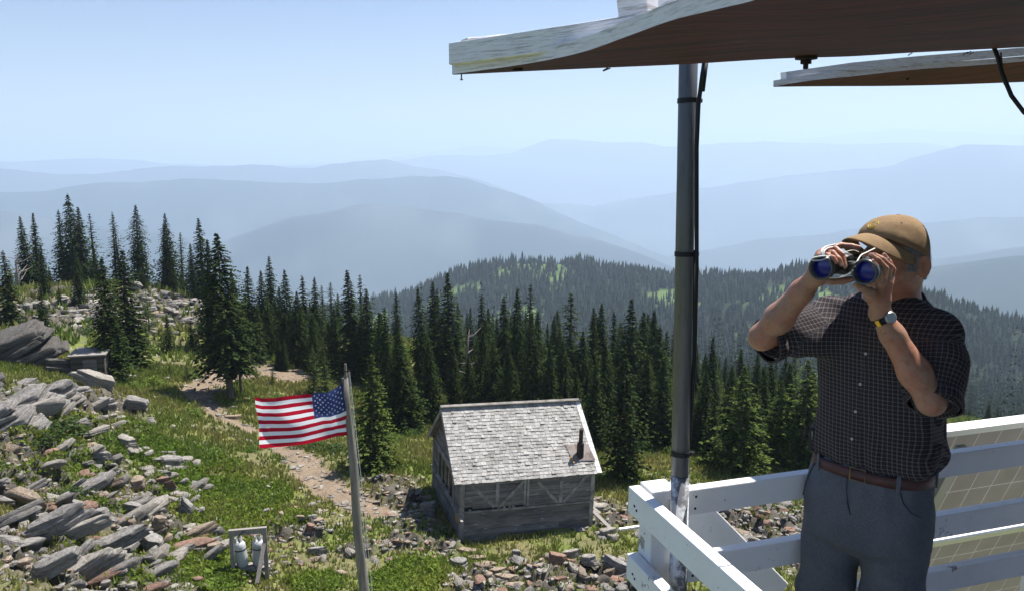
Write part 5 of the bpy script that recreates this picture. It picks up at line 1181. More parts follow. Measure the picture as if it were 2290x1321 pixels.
F1.cap(SR*.72+nk*.28-up*.03, SL*.72+nk*.28-up*.03, .055, .055, .05); F1.ell(tc0, (fw, wl, up), (.095, .155, .15), .05); F1.ell(J(1960, 950, 2.43), (fw, wl, up), (.095, .14, .18), .05)
F1.chain([SR, ER], [.052, .038], .03); F1.chain([SL, EL], [.052, .038], .03)
m1 = ER*.68+WR*.32; m2 = EL*.68+WL*.32
F1.chain([ER, m1, ER*.25+WR*.75, WR], [.038, .0425, .032, .0255], .02); F1.ell(ER+np.array([-.008, 0, -.004]), (fw, wl, up), (.032, .032, .032), .02)
F1.chain([EL, m2, EL*.25+WL*.75, WL], [.038, .0430, .032, .0265], .02); F1.ell(EL+np.array([.004, 0, -.012]), (fw, wl, up), (.030, .030, .030), .02)
# his right hand (left in the picture)
def fingers(lst, k=.0035):
    for pts, r in lst: F1.chain([J(*p) for p in pts], r, k)
F1.chain([WR, J(1829, 597, 2.305)], [.026, .024], .015); F1.cap(J(1828, 600, 2.31), J(1838, 572, 2.315), .023, .020, .012); F1.cap(J(1834, 574, 2.29), J(1850, 560, 2.33), .0125, .013, .012)
F1.cap(J(1826, 608, 2.30), J(1836, 626, 2.30), .018, .015, .014)
fingers([([(1850,557,2.33),(1880,549,2.335),(1904,551,2.325),(1922,554,2.31)], [.0100, .0092, .0085, .0072]),
         ([(1846,561,2.31),(1868,557,2.285),(1883,568,2.262),(1890,596,2.245)], [.0100, .0094, .0084, .0070]),
         ([(1841,566,2.295),(1862,566,2.255),(1876,580,2.236),(1882,592,2.232)], [.0096, .0090, .0080, .0068]),
         ([(1836,574,2.28),(1849,571,2.25),(1863,577,2.228),(1870,587,2.222)], [.0086, .0080, .0072, .0062]),
         ([(1834,622,2.30),(1860,629,2.295),(1885,628,2.29),(1905,624,2.285)], [.0135, .0115, .0105, .0085])])
# his left hand (right in the picture)
F1.chain([WL, J(1970, 672, 2.225)], [.0265, .027], .015); F1.cap(J(1966, 668, 2.22), J(1980, 634, 2.225), .026, .022, .014); F1.cap(J(1968, 634, 2.20), J(1990, 622, 2.24), .0135, .013, .012)
F1.cap(J(1955, 672, 2.215), J(1944, 652, 2.20), .018, .014, .014)
fingers([([(1967,632,2.20),(1966,608,2.165),(1958,595,2.150),(1951,584,2.150)], [.0095, .0086, .0076, .0064]),
         ([(1976,628,2.21),(1980,601,2.175),(1963,582,2.165),(1947,571,2.170)], [.0104, .0096, .0086, .0072]),
         ([(1984,624,2.22),(1990,597,2.195),(1972,580,2.186),(1954,570,2.194)], [.0104, .0096, .0086, .0072]),
         ([(1991,622,2.24),(1996,603,2.225),(1988,587,2.22),(1977,571,2.228)], [.0100, .0092, .0084, .0072]),
         ([(1945,656,2.20),(1930,645,2.185),(1915,638,2.18)], [.0130, .0110, .0090])])
V, F_ = F1.nets(); body = mo('body', V, F_, skin); smooth_mod(body, 2, .4)
eyem = mat('eye_white', (.75, .73, .70), .15, .6); iris = mat('iris', (.03, .035, .04), .1, .6)
nail_m = mat('fingernail', (.55, .33, .27), .3, .5)
# nails
m = MB()
for a, b in (((1883,568,2.262),(1890,596,2.245)), ((1876,580,2.236),(1882,592,2.232)), ((1963,582,2.165),(1947,571,2.170)), ((1972,580,2.186),(1954,570,2.194)), ((1988,587,2.22),(1977,571,2.228)), ((1958,595,2.150),(1951,584,2.150))):
    A, Bn = J(*a), J(*b); d = (Bn-A)/np.linalg.norm(Bn-A); tc_ = np.array([-.35, -.75, .55]); n = tc_-d*(tc_@d); n /= np.linalg.norm(n); sdv = np.cross(d, n)
    m.box(Bn+n*.0058-d*.001-MO, d*.0048, sdv*.0038, n*.0008)
m.build('nails', nail_m, man, bevel=.0006)
# hair: short grey, below the cap
g = np.random.default_rng(3); HV = []
n = 9000; th = g.uniform(R(58), R(302), n); zz_ = g.uniform(-.05, .058, n)
keep = ((np.abs(th-math.pi) < 1.13) | (zz_ > -.018)) & ~((np.abs(th-R(99)) < R(17)) & (zz_ < .028)) & ~((np.abs(th-R(261)) < R(17)) & (zz_ < .028)); th, zz_ = th[keep], zz_[keep]; n = len(th)
rzz = np.sqrt(np.clip(1-(zz_/.108)**2, 0, 1)); base = hc+fh*(np.cos(th)*rzz*.101)[:, None]+wh*(np.sin(th)*rzz*.0825)[:, None]+up*zz_[:, None]
out = fh*np.cos(th)[:, None]+wh*np.sin(th)[:, None]; d = out*.35-up*.8+g.normal(0, .25, (n, 3))-fh*.35; d /= np.linalg.norm(d, axis=1)[:, None]; e = np.cross(d, out); e /= np.linalg.norm(e, axis=1)[:, None]
l = .010; HV = np.stack([base-e*.0012-out*.002, base+e*.0012-out*.002, base+d*l+out*.003], 1).reshape(-1, 3)
mo('hair', HV, np.arange(len(HV)).reshape(-1, 3), mat('grey_hair', (.34, .335, .33), .6, rnd=.4))
# cap
capm = mat('tan_cotton', (.30, .205, .115), .9, .1, noise=[(20, (.24, .16, .09), .4, .7), (300, (.8, .8, .8), .4, .7, 'mul')], bump=[(18, .5, .006), (400, .3, .0006)])
ra, rb2 = .112, .092; cc = J(1997, 560, 2.435); ztop = P(1990, 484, 2.42).z
def zb(ph): return (ztop-.098)+.046*np.cos(ph)-.004*np.sin(ph)**2
def crown(ph, th_):
    c, s_ = math.cos(th_), math.sin(th_); r = c**.80 if c > 0 else 0; z0 = zb(ph)
    wr = 1+.018*math.sin(3*ph+2.0)*s_*c*2+.014*math.sin(7*ph+th_*4)*c*s_+(.02*math.exp(-((ph-1.0)/.35)**2)*math.sin(th_*9))
    return np.array(cc*[1, 1, 0])+fh*math.cos(ph)*ra*r*wr+wh*math.sin(ph)*rb2*r*wr+up*(z0+(ztop-z0)*(s_**1.0)*(1+.0))-fh*.012*s_
NV, NT = 72, 22; V = [crown(2*math.pi*i/NV, (math.pi/2)*j/NT) for j in range(NT) for i in range(NV)]+[crown(0, math.pi/2)]
F_ = [(j*NV+i, j*NV+(i+1) % NV, (j+1)*NV+(i+1) % NV, (j+1)*NV+i) for j in range(NT-1) for i in range(NV)]+[((NT-1)*NV+i, (NT-1)*NV+(i+1) % NV, NT*NV) for i in range(NV)]
cap = mo('cap', V, F_, capm); so = cap.modifiers.new('s', 'SOLIDIFY'); so.thickness = .003; so.offset = 1
def brim(ph, t):
    p = np.array(cc*[1, 1, 0])+fh*math.cos(ph)*ra*.985+wh*math.sin(ph)*rb2*.985; ext = .080*math.cos(ph*1.12)**.6 if abs(ph*1.12) < math.pi/2 else 0
    z = zb(ph)+.003-.020*math.sin(ph)**2-(.002+.010*t)*t-.014*math.sin(ph)**2*t
    return p+fh*ext*t+wh*math.sin(ph)*.006*t+up*z
NB, NR = 44, 10; V = [brim(R(-80)+R(160)*i/NB, j/NR) for j in range(NR+1) for i in range(NB+1)]
F_ = [(j*(NB+1)+i, j*(NB+1)+i+1, (j+1)*(NB+1)+i+1, (j+1)*(NB+1)+i) for j in range(NR) for i in range(NB)]
br = obj('brim', np.array(V)-MO, F_, capm, cap, True); so = br.modifiers.new('s', 'SOLIDIFY'); so.thickness = .0035; so.offset = 0
m = MB(); P0 = Vector(np.array(crown(0, math.pi/2))-MO); m.tube([P0-Vector((0, 0, .002)), P0+Vector((0, 0, .004))], .006, 10); m.build('cap_button', capm, cap, True)
hol = MB()
for ph, th_ in ((.9, .85), (2.0, .85), (-.9, .85)): 
    p = crown(ph, th_)-MO; n_ = (fh*math.cos(ph)+wh*math.sin(ph))*math.cos(th_)+up*.9; n_ /= np.linalg.norm(n_); hol.tube([p+n_*.002, p+n_*.0042], .0022, 8)
hol.build('eyelets', mat('dark_eyelet', (.05, .035, .025), .9), cap)
yem = mat('yellow_thread', (.75, .55, .05), .6); em = MB()
def emb(u, v): # u right, v up on crown front, metres
    return crown(u/.105, .56+v/.062)-MO+(fh*.8+up*.5)*.0036
for sc_, r_ in ((1.0, .0011), (.62, .0009)):
    arc = [(-(.020*math.cos(R(a))*1.05*sc_)*-1, .0125*math.sin(R(a))*sc_) for a in range(48, 313, 12)]
    em.tube([emb(x, y) for x, y in arc], r_, 6)
arc = [emb(.020*1.05*math.cos(R(48)), .0125*math.sin(R(48))), emb(.015, .0045), emb(.020*.62*math.cos(R(48)), .0078*math.sin(R(48)))]; em.tube(arc, .001, 6)
arc = [emb(.020*1.05*math.cos(R(-50)), -.0095), emb(.015, -.0045), emb(.0083, -.006)]; em.tube(arc, .001, 6); em.tube([emb(.001, .0), emb(.009, .0)], .0009, 6); em.tube([emb(.009, .0), emb(.009, -.004)], .0009, 6)
em.build('emblem', yem, cap)
# shirt
sh = bpy.data.materials.new('checked_shirt'); sh.use_nodes = True; nt = sh.node_tree; b = nt.nodes['Principled BSDF']; b.inputs['Roughness'].default_value = .9; b.inputs['Specular IOR Level'].default_value = .1
at = nt.nodes.new('ShaderNodeAttribute'); at.attribute_name = 'cloth'; sx = nt.nodes.new('ShaderNodeSeparateXYZ'); nt.links.new(at.outputs['Vector'], sx.inputs[0])
def mth(op, a, b=None, c=None):
    x = nt.nodes.new('ShaderNodeMath'); x.operation = op
    for i, q in enumerate((a, b, c)):
        if q is None: continue
        if isinstance(q, (int, float)): x.inputs[i].default_value = q
        else: nt.links.new(q, x.inputs[i])
    return x.outputs[0]
def stripe(o, pitch, width, off=0):
    fr_ = mth('FRACT', mth('ADD', mth('DIVIDE', o, pitch), off)); return mth('LESS_THAN', fr_, width)
sa, sb_ = stripe(sx.outputs['X'], .0125, .30), stripe(sx.outputs['Y'], .0125, .30); sc2, sd2 = stripe(sx.outputs['X'], .0125, .10, .42), stripe(sx.outputs['Y'], .0125, .10, .42)
fac = mth('ADD', mth('MULTIPLY', mth('ADD', sa, sb_), .46), mth('MULTIPLY', mth('ADD', sc2, sd2), .16))
mx = nt.nodes.new('ShaderNodeMix'); mx.data_type = 'RGBA'; mx.inputs[6].default_value = (.024, .019, .023, 1); mx.inputs[7].default_value = (.135, .122, .118, 1); nt.links.new(fac, mx.inputs[0]); nt.links.new(mx.outputs[2], b.inputs['Base Color'])
nz = nt.nodes.new('ShaderNodeTexNoise'); nz.inputs['Scale'].default_value = 9; nz.inputs['Detail'].default_value = 5; bu = nt.nodes.new('ShaderNodeBump'); bu.inputs['Strength'].default_value = .45; bu.inputs['Distance'].default_value = .015
tcn = nt.nodes.new('ShaderNodeTexCoord'); nt.links.new(tcn.outputs['Object'], nz.inputs['Vector']); nt.links.new(nz.outputs['Fac'], bu.inputs['Height']); nt.links.new(bu.outputs[0], b.inputs['Normal'])
F2 = Field([.60, 2.02, CAMZ-1.04], [1.50, 2.80, CAMZ-.34], .0055)
def lvl(px, py, hw, hd, D=2.44): q = P(px, py, D); return (q.z, q.x, q.y, hw, hd)
F2.loft([lvl(1990, 655, .085, .075, 2.45), lvl(1978, 680, .150, .100, 2.45), lvl(1970, 715, .170, .116), lvl(1966, 780, .181, .128), lvl(1965, 860, .182, .130), lvl(1964, 930, .188, .134), lvl(1962, 985, .196, .140), lvl(1958, 1012, .193, .136), lvl(1955, 1032, .176, .118)], wl, fw, .02)
F2.cap(SR-up*.01, SL-up*.012, .046, .044, .05)
uR = (ER-SR)/np.linalg.norm(ER-SR); uL = (EL-SL)/np.linalg.norm(EL-SL)
hR = SR*.16+ER*.84; hL = SL*.14+EL*.86
F2.chain([SR, SR*.5+ER*.5+np.array([0, 0, -.012]), hR+np.array([.01, 0, -.014])], [.068, .070, .064], .03)
F2.chain([SL, SL*.5+EL*.5+np.array([.014, .004, 0]), hL+uL*.022+np.array([.026, .022, 0])], [.070, .075, .070], .03)
F2.cap(J(1850, 760, 2.44), J(1790, 775, 2.42), .05, .035, .04)
# open the cuffs
for hp_, u_, q in ((hR, uR, .10), (hL+uL*.026+np.array([.008, .004, 0]), uL, .10)):
    c0 = hp_+u_*.062+np.array([0, 0, -.008]); F2.cap(c0-u_*.022, c0+u_*.06, .059, .085, .006, sub=True)
# neck opening
F2.cap(nk+up*.03+fw*.01, nk+up*.12, .060, .075, .008, sub=True)
sl, X = F2._sl([.5, 2, CAMZ-1.1], [1.6, 2.9, CAMZ-.3], 0)
cxy = P(1965, 850, 2.44); ang = np.arctan2((X[..., 0]-cxy.x)*wl[0]+(X[..., 1]-cxy.y)*wl[1], (X[..., 0]-cxy.x)*fw[0]+(X[..., 1]-cxy.y)*fw[1])
zr_ = X[..., 2]-CAMZ; low = np.clip((-.80-zr_)/.12, 0, 1); hi_ = np.clip((zr_+.72)/.15, 0, 1)
F2.f[sl] += (.0052*low*np.sin(ang*11+np.sin(zr_*22)*1.3+2*np.sin(ang*3))+.009*noise3(X, 7, 3)+.020*(np.abs(noise3(X, 6, 15))-.08)+.0015*hi_*np.sin(X[..., 0]*55+X[..., 2]*62+np.sin(X[..., 1]*30)*1.5)+.003*np.sin(zr_*60+ang*5+np.sin(ang*7))*np.clip(np.abs(ang)-1.0, 0, 1)).astype(np.float32)
V, F_ = F2.nets(); V = V[:]; shirt = mo('shirt', V, F_, sh); smooth_mod(shirt, 2, .4)
def capd(X, a, b): ba = b-a; t = np.clip(((X-a)@ba)/(ba@ba), 0, 1); return np.linalg.norm(X-a-t[:, None]*ba, axis=1), t
uv = np.zeros((len(V), 3)); a_ = np.arctan2((V-np.array(cxy))@wl, (V-np.array(cxy))@fw); uv[:, 0] = (V-np.array(cxy))@wl+.25*((V-np.array(cxy))@fw)*np.sign((V-np.array(cxy))@wl)+(V[:, 2]-cxy.z)*.06; uv[:, 1] = V[:, 2]
for S_, E_ in ((SR, ER), (SL, EL)):
    d, t = capd(V, S_+(E_-S_)*.12, E_); k = (d < .090) & (t > .22); u_ = (E_-S_)/np.linalg.norm(E_-S_); e1_ = np.cross(u_, up); e1_ /= np.linalg.norm(e1_); e2_ = np.cross(u_, e1_)
    q = V-S_; uv[k, 0] = np.arctan2(q[k]@e1_, q[k]@e2_)*.072; uv[k, 1] = q[k]@u_
vec_attr(shirt, 'cloth', uv)
# button placket, buttons, collar, pocket
def tors(px, py, D0=2.30, lift=.002):              # point on the shirt surface under a photo pixel
    d = ray(px, py); best = None
    q = Vector(d/d[1]); o_ = Vector((0, 0, CAMZ)); 
    ok, loc, nr, _ = SBVH(o_, q)
    return (np.array(loc)+np.array(nr)*lift, np.array(nr)) if ok else (J(px, py, D0), fw)
from mathutils.bvhtree import BVHTree
_bv = BVHTree.FromPolygons([tuple(v) for v in V], [tuple(int(i) for i in f) for f in F_])
def SBVH(o_, q):
    r = _bv.ray_cast(o_, q.normalized()); return (r[0] is not None, r[0], r[1] if r[1] is None or r[1].dot(q) < 0 else -r[1], 0)
btn = mat('shirt_button', (.42, .38, .34), .35, .5)
for px, py in ((1924, 858), (1914, 919), (1906, 980), (1936, 790)):
    p, n_ = tors(px, py, lift=.001); MB().tube([p-MO, p+n_*.0026-MO], .0044, 12).build('button', btn, shirt)
pk = MB(); pl_ = [tors(x, y, lift=.0015)[0]-MO for x, y in ((1949, 700), (1943, 750), (1934, 800), (1926, 858), (1920, 890), (1914, 935), (1908, 985), (1905, 1015))]
pr_ = [tors(x+13, y, lift=.0015)[0]-MO for x, y in ((1949, 700), (1943, 750), (1934, 800), (1926, 858), (1920, 890), (1914, 935), (1908, 985), (1905, 1015))]
# collar: folded band round the neck
cb2 = []; NC = 40
for i in range(NC+1):
    a = R(28)+R(304)*i/NC; dirv = fw*math.cos(a)+wl*math.sin(a); back = (1-math.cos(a))/2
    c0 = nk+up*(-.012+.045*back)-fw*.006; pt_n = max(0, 1-min(i, NC-i)/5)
    cb2 += [c0+dirv*.066+up*.0, c0+dirv*.063+up*.030*(.6+.4*back), c0+dirv*.067+up*.036*(.6+.4*back), c0+dirv*(.082+.012*pt_n)+up*(.006-.020*pt_n)+fw*.014*pt_n, c0+dirv*(.096+.016*pt_n)-up*(.012+.035*pt_n)+fw*.02*pt_n]
F_ = [(i*5+j, i*5+j+1, i*5+j+6, i*5+j+5) for i in range(NC) for j in range(4)]
cl = obj('collar', np.array(cb2)-MO, F_, sh, shirt, True); so = cl.modifiers.new('s', 'SOLIDIFY'); so.thickness = .003; so.offset = 0
ca_ = np.array([(R(28)*.0+i/NC*.42, (j % 5)*.014, 0) for i in range(NC+1) for j in range(5)]); vec_attr(cl, 'cloth', ca_)
# cuffs as turned hems
for hp_, u_, r_ in ((hR+np.array([.01, 0, -.014]), uR, .068), (hL+uL*.014+np.array([.026, .022, 0]), uL, .072)):
    e1_ = np.cross(u_, up); e1_ /= np.linalg.norm(e1_); e2_ = np.cross(u_, e1_); c0 = hp_+u_*.036; Vc = []
    for i in range(32):
        a = 2*math.pi*i/32; rr_ = r_*(1+.05*math.sin(a*3+1)+.03*math.sin(a*5))
        for dl, dr_ in ((-.022, .001), (.006, .002), (.006, -.004)): Vc.append(c0+u_*dl+(e1_*math.cos(a)+e2_*math.sin(a))*(rr_+dr_))
    F_ = [(i*3+j, ((i+1) % 32)*3+j, ((i+1) % 32)*3+j+1, i*3+j+1) for i in range(32) for j in range(2)]
    c_o = obj('cuff', np.array(Vc)-MO, F_, sh, shirt, True); so = c_o.modifiers.new('s', 'SOLIDIFY'); so.thickness = .004; so.offset = 0
    vec_attr(c_o, 'cloth', [(i*.0134, j*.012, 0) for i in range(32) for j in range(3)])
# trousers
trm = mat('grey_trouser_cloth', (.135, .143, .16), .9, .1, noise=[(3, (.10, .108, .122), .4, .65), (240, (.72, .72, .72), .42, .62, 'mul')], bump=[(5, .5, .03), (260, .2, .001)])
F3 = Field([.70, 2.04, CAMZ-1.98], [1.48, 2.80, CAMZ-.90], .0075)
F3.loft([lvl(1953, 1022, .172, .116), lvl(1950, 1050, .178, .122), lvl(1942, 1100, .192, .134), lvl(1937, 1150, .200, .142), lvl(1934, 1190, .196, .140), lvl(1930, 1215, .165, .105)], wl, fw, .02)
def zpt(px, py, D, z): q = J(px, py, D); return np.array([q[0], q[1], CAMZ+z])
k1 = J(1866, 1185, 2.50); k1b = J(1842, 1321, 2.49); a1 = np.array([k1b[0]-.005, k1b[1]+.03, CAMZ-1.88]); n1 = np.array([k1b[0], k1b[1], CAMZ-1.52])
k2 = J(2000, 1190, 2.38); k2b = J(1996, 1321, 2.36); a2 = np.array([k2b[0]+.03, k2b[1]+.02, CAMZ-1.88]); n2 = np.array([k2b[0]+.01, k2b[1], CAMZ-1.52])
F3.chain([k1, k1b, n1, a1], [.102, .086, .080, .074], .014); F3.chain([k2, k2b, n2, a2], [.106, .094, .086, .076], .014)
sl, X = F3._sl([.5, 2, CAMZ-2], [1.6, 2.9, CAMZ-.9], 0); zr_ = X[..., 2]-CAMZ
ang = np.arctan2((X[..., 0]-1.15)*wl[0]+(X[..., 1]-2.43)*wl[1], (X[..., 0]-1.15)*fw[0]+(X[..., 1]-2.43)*fw[1])
F3.f[sl] += (.009*noise3(X, 4.5, 8)+.024*(np.abs(noise3(X, 5, 16))-.08)+.0035*np.sin(ang*13+zr_*9)*np.clip((zr_+1.15)/.15, 0, 1)+.004*np.sin((X[..., 0]*.8+zr_)*42+3*noise3(X, 5, 4))*np.clip((-1.1-zr_)/.2, 0, 1)+.003*np.sin(zr_*70+X[..., 0]*30)*np.clip((-1.4-zr_)/.2, 0, 1)).astype(np.float32)
# front crease / fly valley and slanted pockets
V, F_ = F3.nets(); tro = mo('trousers', V, F_, trm); smooth_mod(tro, 3, .5)
_bt = BVHTree.FromPolygons([tuple(v) for v in V], [tuple(int(i) for i in f) for f in F_])
def on_tr(px, py, lift=.002):
    q = Vector(ray(px, py)).normalized(); r = _bt.ray_cast(Vector((0, 0, CAMZ)), q)
    if r[0] is None: return J(px, py, 2.35)
    n_ = r[1] if r[1].dot(q) < 0 else -r[1]; return np.array(r[0])+np.array(n_)*lift
seam = mat('dark_seam', (.055, .06, .07), .95)
sm_ = MB(); sm_.tube([on_tr(x, y)-MO for x, y in ((2008, 1062), (2012, 1095), (2020, 1125), (2036, 1146), (2058, 1156))], .0022, 6)
sm_.tube([on_tr(x, y)-MO for x, y in ((1895, 1055), (1893, 1090), (1896, 1125), (1902, 1150))], .0018, 6); sm_.tube([on_tr(x, y)-MO for x, y in ((1822, 1035), (1806, 1070), (1796, 1105))], .002, 6); sm_.build('pocket_seam', seam, tro, True)
# belt
beltm = mat('brown_leather_belt', (.06, .03, .024), .55, .4, noise=(60, (.09, .03, .03), .45, .6)); bv = []; NBt = 80
bc_ = P(1952, 1034, 2.44)
for i in range(NBt):
    a = 2*math.pi*i/NBt; c, s_ = math.cos(a), math.sin(a); ex = 2/2.4; q = np.array([bc_.x, bc_.y, 0])+wl*np.sign(s_)*abs(s_)**ex*.180+fw*np.sign(c)*abs(c)**ex*.123
    o_ = (wl*s_+fw*c)*.004
    for dz, k in ((-.018, 0), (-.018, 1), (.016, 1), (.016, 0)): bv.append(q+o_*k+up*(bc_.z+dz-.004))
F_ = [(i*4+j, ((i+1) % NBt)*4+j, ((i+1) % NBt)*4+(j+1) % 4, i*4+(j+1) % 4) for i in range(NBt) for j in range(4)]
belt = mo('belt', bv, F_, beltm)
def on_belt(a, dz=0, l=.006):
    c, s_ = math.cos(a), math.sin(a); ex = 2/2.4; return np.array([bc_.x, bc_.y, bc_.z+dz])+wl*np.sign(s_)*abs(s_)**ex*.180+fw*np.sign(c)*abs(c)**ex*.123+(wl*s_+fw*c)*l-MO
m = MB(); brass = mat('dark_brass', (.25, .19, .10), .4, .5, .7)
m.tube([on_belt(-.07, -.022), on_belt(-.07, .018), on_belt(.10, .018), on_belt(.10, -.022), on_belt(-.07, -.022)], .0025, 6); m.build('buckle', brass, belt)
for a in (-.75, .62, 1.7, -1.7):
    lp = MB(); lp.box(on_belt(a, -.006, .006), (wl*math.cos(a)-fw*math.sin(a))*.006, (wl*math.sin(a)+fw*math.cos(a))*.0025, up*.028); lp.build('belt_loop', trm, tro, bevel=.001)
pq = P(1822, 978, 2.52); MB().box(np.array(pq)-MO, fw*.028, wl*.011, up*.040).build('pouch', blk, belt, bevel=.006)
MB().tube([np.array(P(1817, 963, 2.50))-MO, np.array(P(1816, 990, 2.50))-MO], .0028, 6).build('pouch_clip', galv, belt)
# shoes
shm = mat('brown_boot', (.09, .06, .04), .7)
for a_, nm in ((a1, 'boot'), (a2, 'boot')):
    Fb = Field(a_-np.array([.25, .28, .13]), a_+np.array([.25, .2, .12]), .008); g_ = np.array([a_[0], a_[1], CAMZ-1.98])
    Fb.cap(g_+up*.05-fw*.03, g_+up*.045+fw*.13, .045, .040, .02); Fb.cap(g_+up*.06, a_+up*.02, .05, .052, .02); Fb.cap(g_+up*.012-fw*.04, g_+up*.012+fw*.15, .040, .040, .01, flat=(up, .3))
    v, f = Fb.nets(); v[:, 2] = np.maximum(v[:, 2], CAMZ-1.979); mo('boot', v, f, shm)
# watch
wd = (EL-WL)/np.linalg.norm(EL-WL); wc = WL+wd*.016; e1_ = np.cross(wd, up); e1_ /= np.linalg.norm(e1_); e2_ = np.cross(wd, e1_); sv = []
for i in range(36):
    a = 2*math.pi*i/36
    for dl, rr_ in ((-.009, .0302), (-.009, .0330), (.009, .0338), (.009, .031)): sv.append(wc+wd*dl+(e1_*math.cos(a)+e2_*math.sin(a))*rr_)
F_ = [(i*4+j, ((i+1) % 36)*4+j, ((i+1) % 36)*4+(j+1) % 4, i*4+(j+1) % 4) for i in range(36) for j in range(4)]
wt = mo('watch_strap', sv, F_, blk)
tgt = J(1996, 708, 2.19); fd = tgt-wc; fd -= wd*(fd@wd); fd /= np.linalg.norm(fd); p = wc+fd*.034-MO
MB().tube([p-fd*.003, p+fd*.006], .0165, 24).build('watch_case', galv, wt, True); MB().tube([p+fd*.006, p+fd*.0066], .0135, 24).build('watch_dial', mat('watch_dial', (.35, .40, .45), .15, .6), wt)
tgt = J(1950, 722, 2.19); fd2 = tgt-wc; fd2 -= wd*(fd2@wd); fd2 /= np.linalg.norm(fd2); p2 = wc+fd2*.034-MO; MB().box(p2, wd*.009, np.cross(wd, fd2)*.006, fd2*.003).build('watch_buckle', mat('gold', (.55, .35, .06), .35, .5, .9), wt)
# ------------------------------------------------------------------ binoculars
bx = -fw*1.0+up*.035; bx = bx/np.linalg.norm(bx)                       # towards the eyes
lm = J(1883, 604, 2.195); bino = empty('binoculars', lm); tag(bino, 'black binoculars with blue coated lenses held up to the man\'s eyes', 'binoculars')
blkr = mat('black_rubber_armour', (.014, .015, .017), .5, .4, bump=(300, .3, .0006)); grt = mat('dark_grey_rim', (.075, .08, .085), .35, .5, .3)
lensm = mat('blue_coated_lens', (.005, .008, .19), .12, .6)
Lo = np.zeros(3)
for s_ in (-1, 1):
    c = wl*.0605*s_
    bar = MB().tube([c+bx*.021, c+bx*.03, c+bx*.055, c+bx*.085], .03, 28, rr=[.0335, .0325, .029, .0265]).build('barrel', blkr, bino, True)
    rv = []; N_ = 36; prof = [(-.002, .0300), (-.002, .0345), (.019, .0348), (.022, .0325)]
    for a_i in range(N_):
        a = 2*math.pi*a_i/N_
        for dl, rr_ in [(.019, .0275)]+prof: rv.append(c+bx*dl+(wl*math.cos(a)+up*math.sin(a))*rr_)
    F_ = [(i*5+j, ((i+1) % N_)*5+j, ((i+1) % N_)*5+j+1, i*5+j+1) for i in range(N_) for j in range(4)]
    obj('rim', np.array(rv), F_, grt, bar, True)
    lv_ = [c+bx*.013]; 
    for k in (1, 2, 3):
        for i in range(24): a = 2*math.pi*i/24; lv_.append(c+bx*(.013+.005*(k/3)**2)+(wl*math.cos(a)+up*math.sin(a))*.0285*k/3)
    F_ = [(0, 1+i, 1+(i+1) % 24) for i in range(24)]+[(1+24*(k-1)+i, 1+24*k+i, 1+24*k+(i+1) % 24, 1+24*(k-1)+(i+1) % 24) for k in (1, 2) for i in range(24)]
    obj('lens', np.array(lv_), F_, lensm, bar, True)
    MB().box(wl*.052*s_+bx*.105, wl*.034, bx*.026, up*.029).build('prism_housing', blkr, bino, bevel=.012)
    ey = MB().tube([wl*.033*s_+bx*.125, wl*.033*s_+bx*.150, wl*.033*s_+bx*.178], .019, 20, rr=[.020, .0185, .0200]).build('eyepiece', blkr, bino, True)
MB().tube([bx*.06, bx*.14], .012, 16).build('hinge', blkr, bino, True); MB().tube([bx*.138, bx*.152], .013, 20).build('focus_wheel', blkr, bino, True); MB().box(bx*.09, wl*.03, bx*.012, up*.012).build('bridge', blkr, bino, bevel=.004)
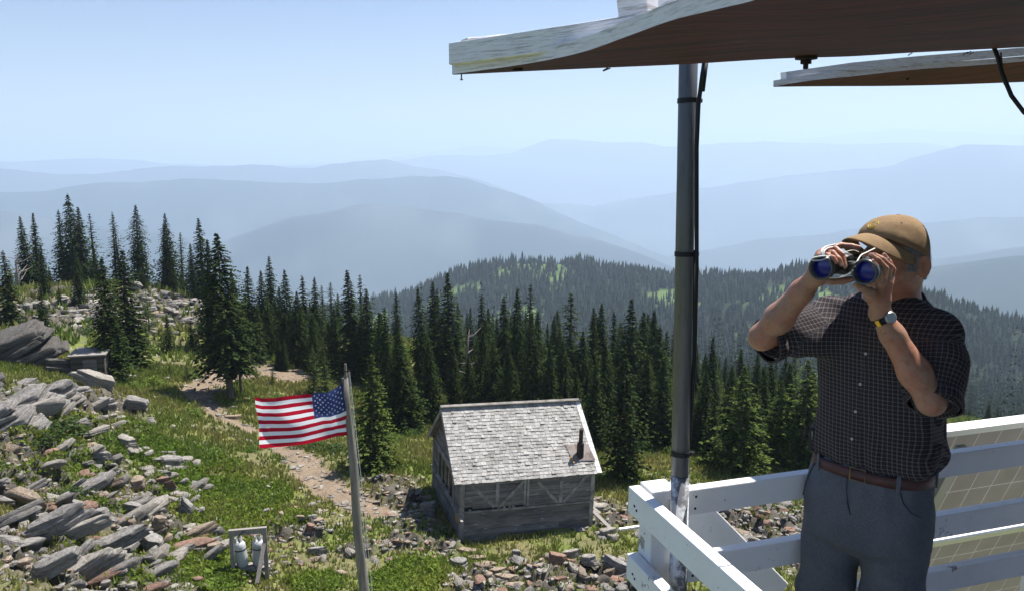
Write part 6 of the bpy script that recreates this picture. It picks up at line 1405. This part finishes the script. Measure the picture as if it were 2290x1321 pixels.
# white cord strap wound round the hand
Ps = lambda pts: [np.array(P(x, y, D))-np.array(lm) for x, y, D in pts]
st = MB()
def spl(pts, n=6):
    out_ = []; p = [np.array(q, float) for q in pts]
    for i in range(len(p)-1):
        p0, p1, p2, p3 = p[max(i-1, 0)], p[i], p[i+1], p[min(i+2, len(p)-1)]
        for k in range(n): f = k/n; out_.append(.5*((2*p1)+(p2-p0)*f+(2*p0-5*p1+4*p2-p3)*f*f+(3*p1-p0-3*p2+p3)*f**3))
    return out_+[p[-1]]
WC = .0020
st.tube(spl(Ps([(1856, 573, 2.205), (1840, 573, 2.195), (1822, 576, 2.19), (1815, 580, 2.19), (1822, 583, 2.19), (1840, 581, 2.195), (1853, 576, 2.21)])), WC, 8)
st.tube(spl(Ps([(1837, 575, 2.24), (1837, 562, 2.25), (1845, 553, 2.27), (1860, 549, 2.29), (1873, 548, 2.31)])), WC, 8)
st.tube(spl(Ps([(1842, 575, 2.235), (1843, 563, 2.245), (1850, 556, 2.262), (1862, 553, 2.285), (1870, 550, 2.305)])), WC, 8)
st.tube(spl(Ps([(1839, 574, 2.238), (1840, 560, 2.25), (1850, 551, 2.27), (1868, 547, 2.30)])), WC, 8)
st.tube(spl(Ps([(1852, 621, 2.235), (1870, 621, 2.225), (1888, 618, 2.21), (1902, 610, 2.185), (1908, 604, 2.17)])), WC, 8)
st.tube(spl(Ps([(1912, 597, 2.17), (1918, 583, 2.185), (1926, 571, 2.21), (1938, 565, 2.25), (1956, 556, 2.30)])), WC, 8)
st.tube(spl(Ps([(1884, 567, 2.25), (1897, 562, 2.27), (1909, 560, 2.28), (1921, 564, 2.27)])), .0012, 6)
st.build('strap', mat('white_cord', (.70, .70, .68), .7), bino, True)
# ------------------------------------------------------------------ haze
hz = MB().box((0, 0, 0), (17500, 0, 0), (0, 17500, 0), (0, 0, 1))
zlo, zhi = float(HG.min())-1.5, max(CAMZ+4, float(HG.max()))+12
hv = MB().box((0, 0, (zlo+zhi)/2), (17500, 0, 0), (0, 17500, 0), (0, 0, (zhi-zlo)/2))
hm = bpy.data.materials.new('haze'); hm.use_nodes = True; t = hm.node_tree; t.nodes.clear()
vo = t.nodes.new('ShaderNodeVolumePrincipled'); ou = t.nodes.new('ShaderNodeOutputMaterial')
vo.inputs['Color'].default_value = (.66, .80, .96, 1); vo.inputs['Density'].default_value = 0.00026; vo.inputs['Anisotropy'].default_value = 0.2
t.links.new(vo.outputs[0], ou.inputs['Volume'])
ho = hv.build('haze', hm); tag(ho, kind='stuff')
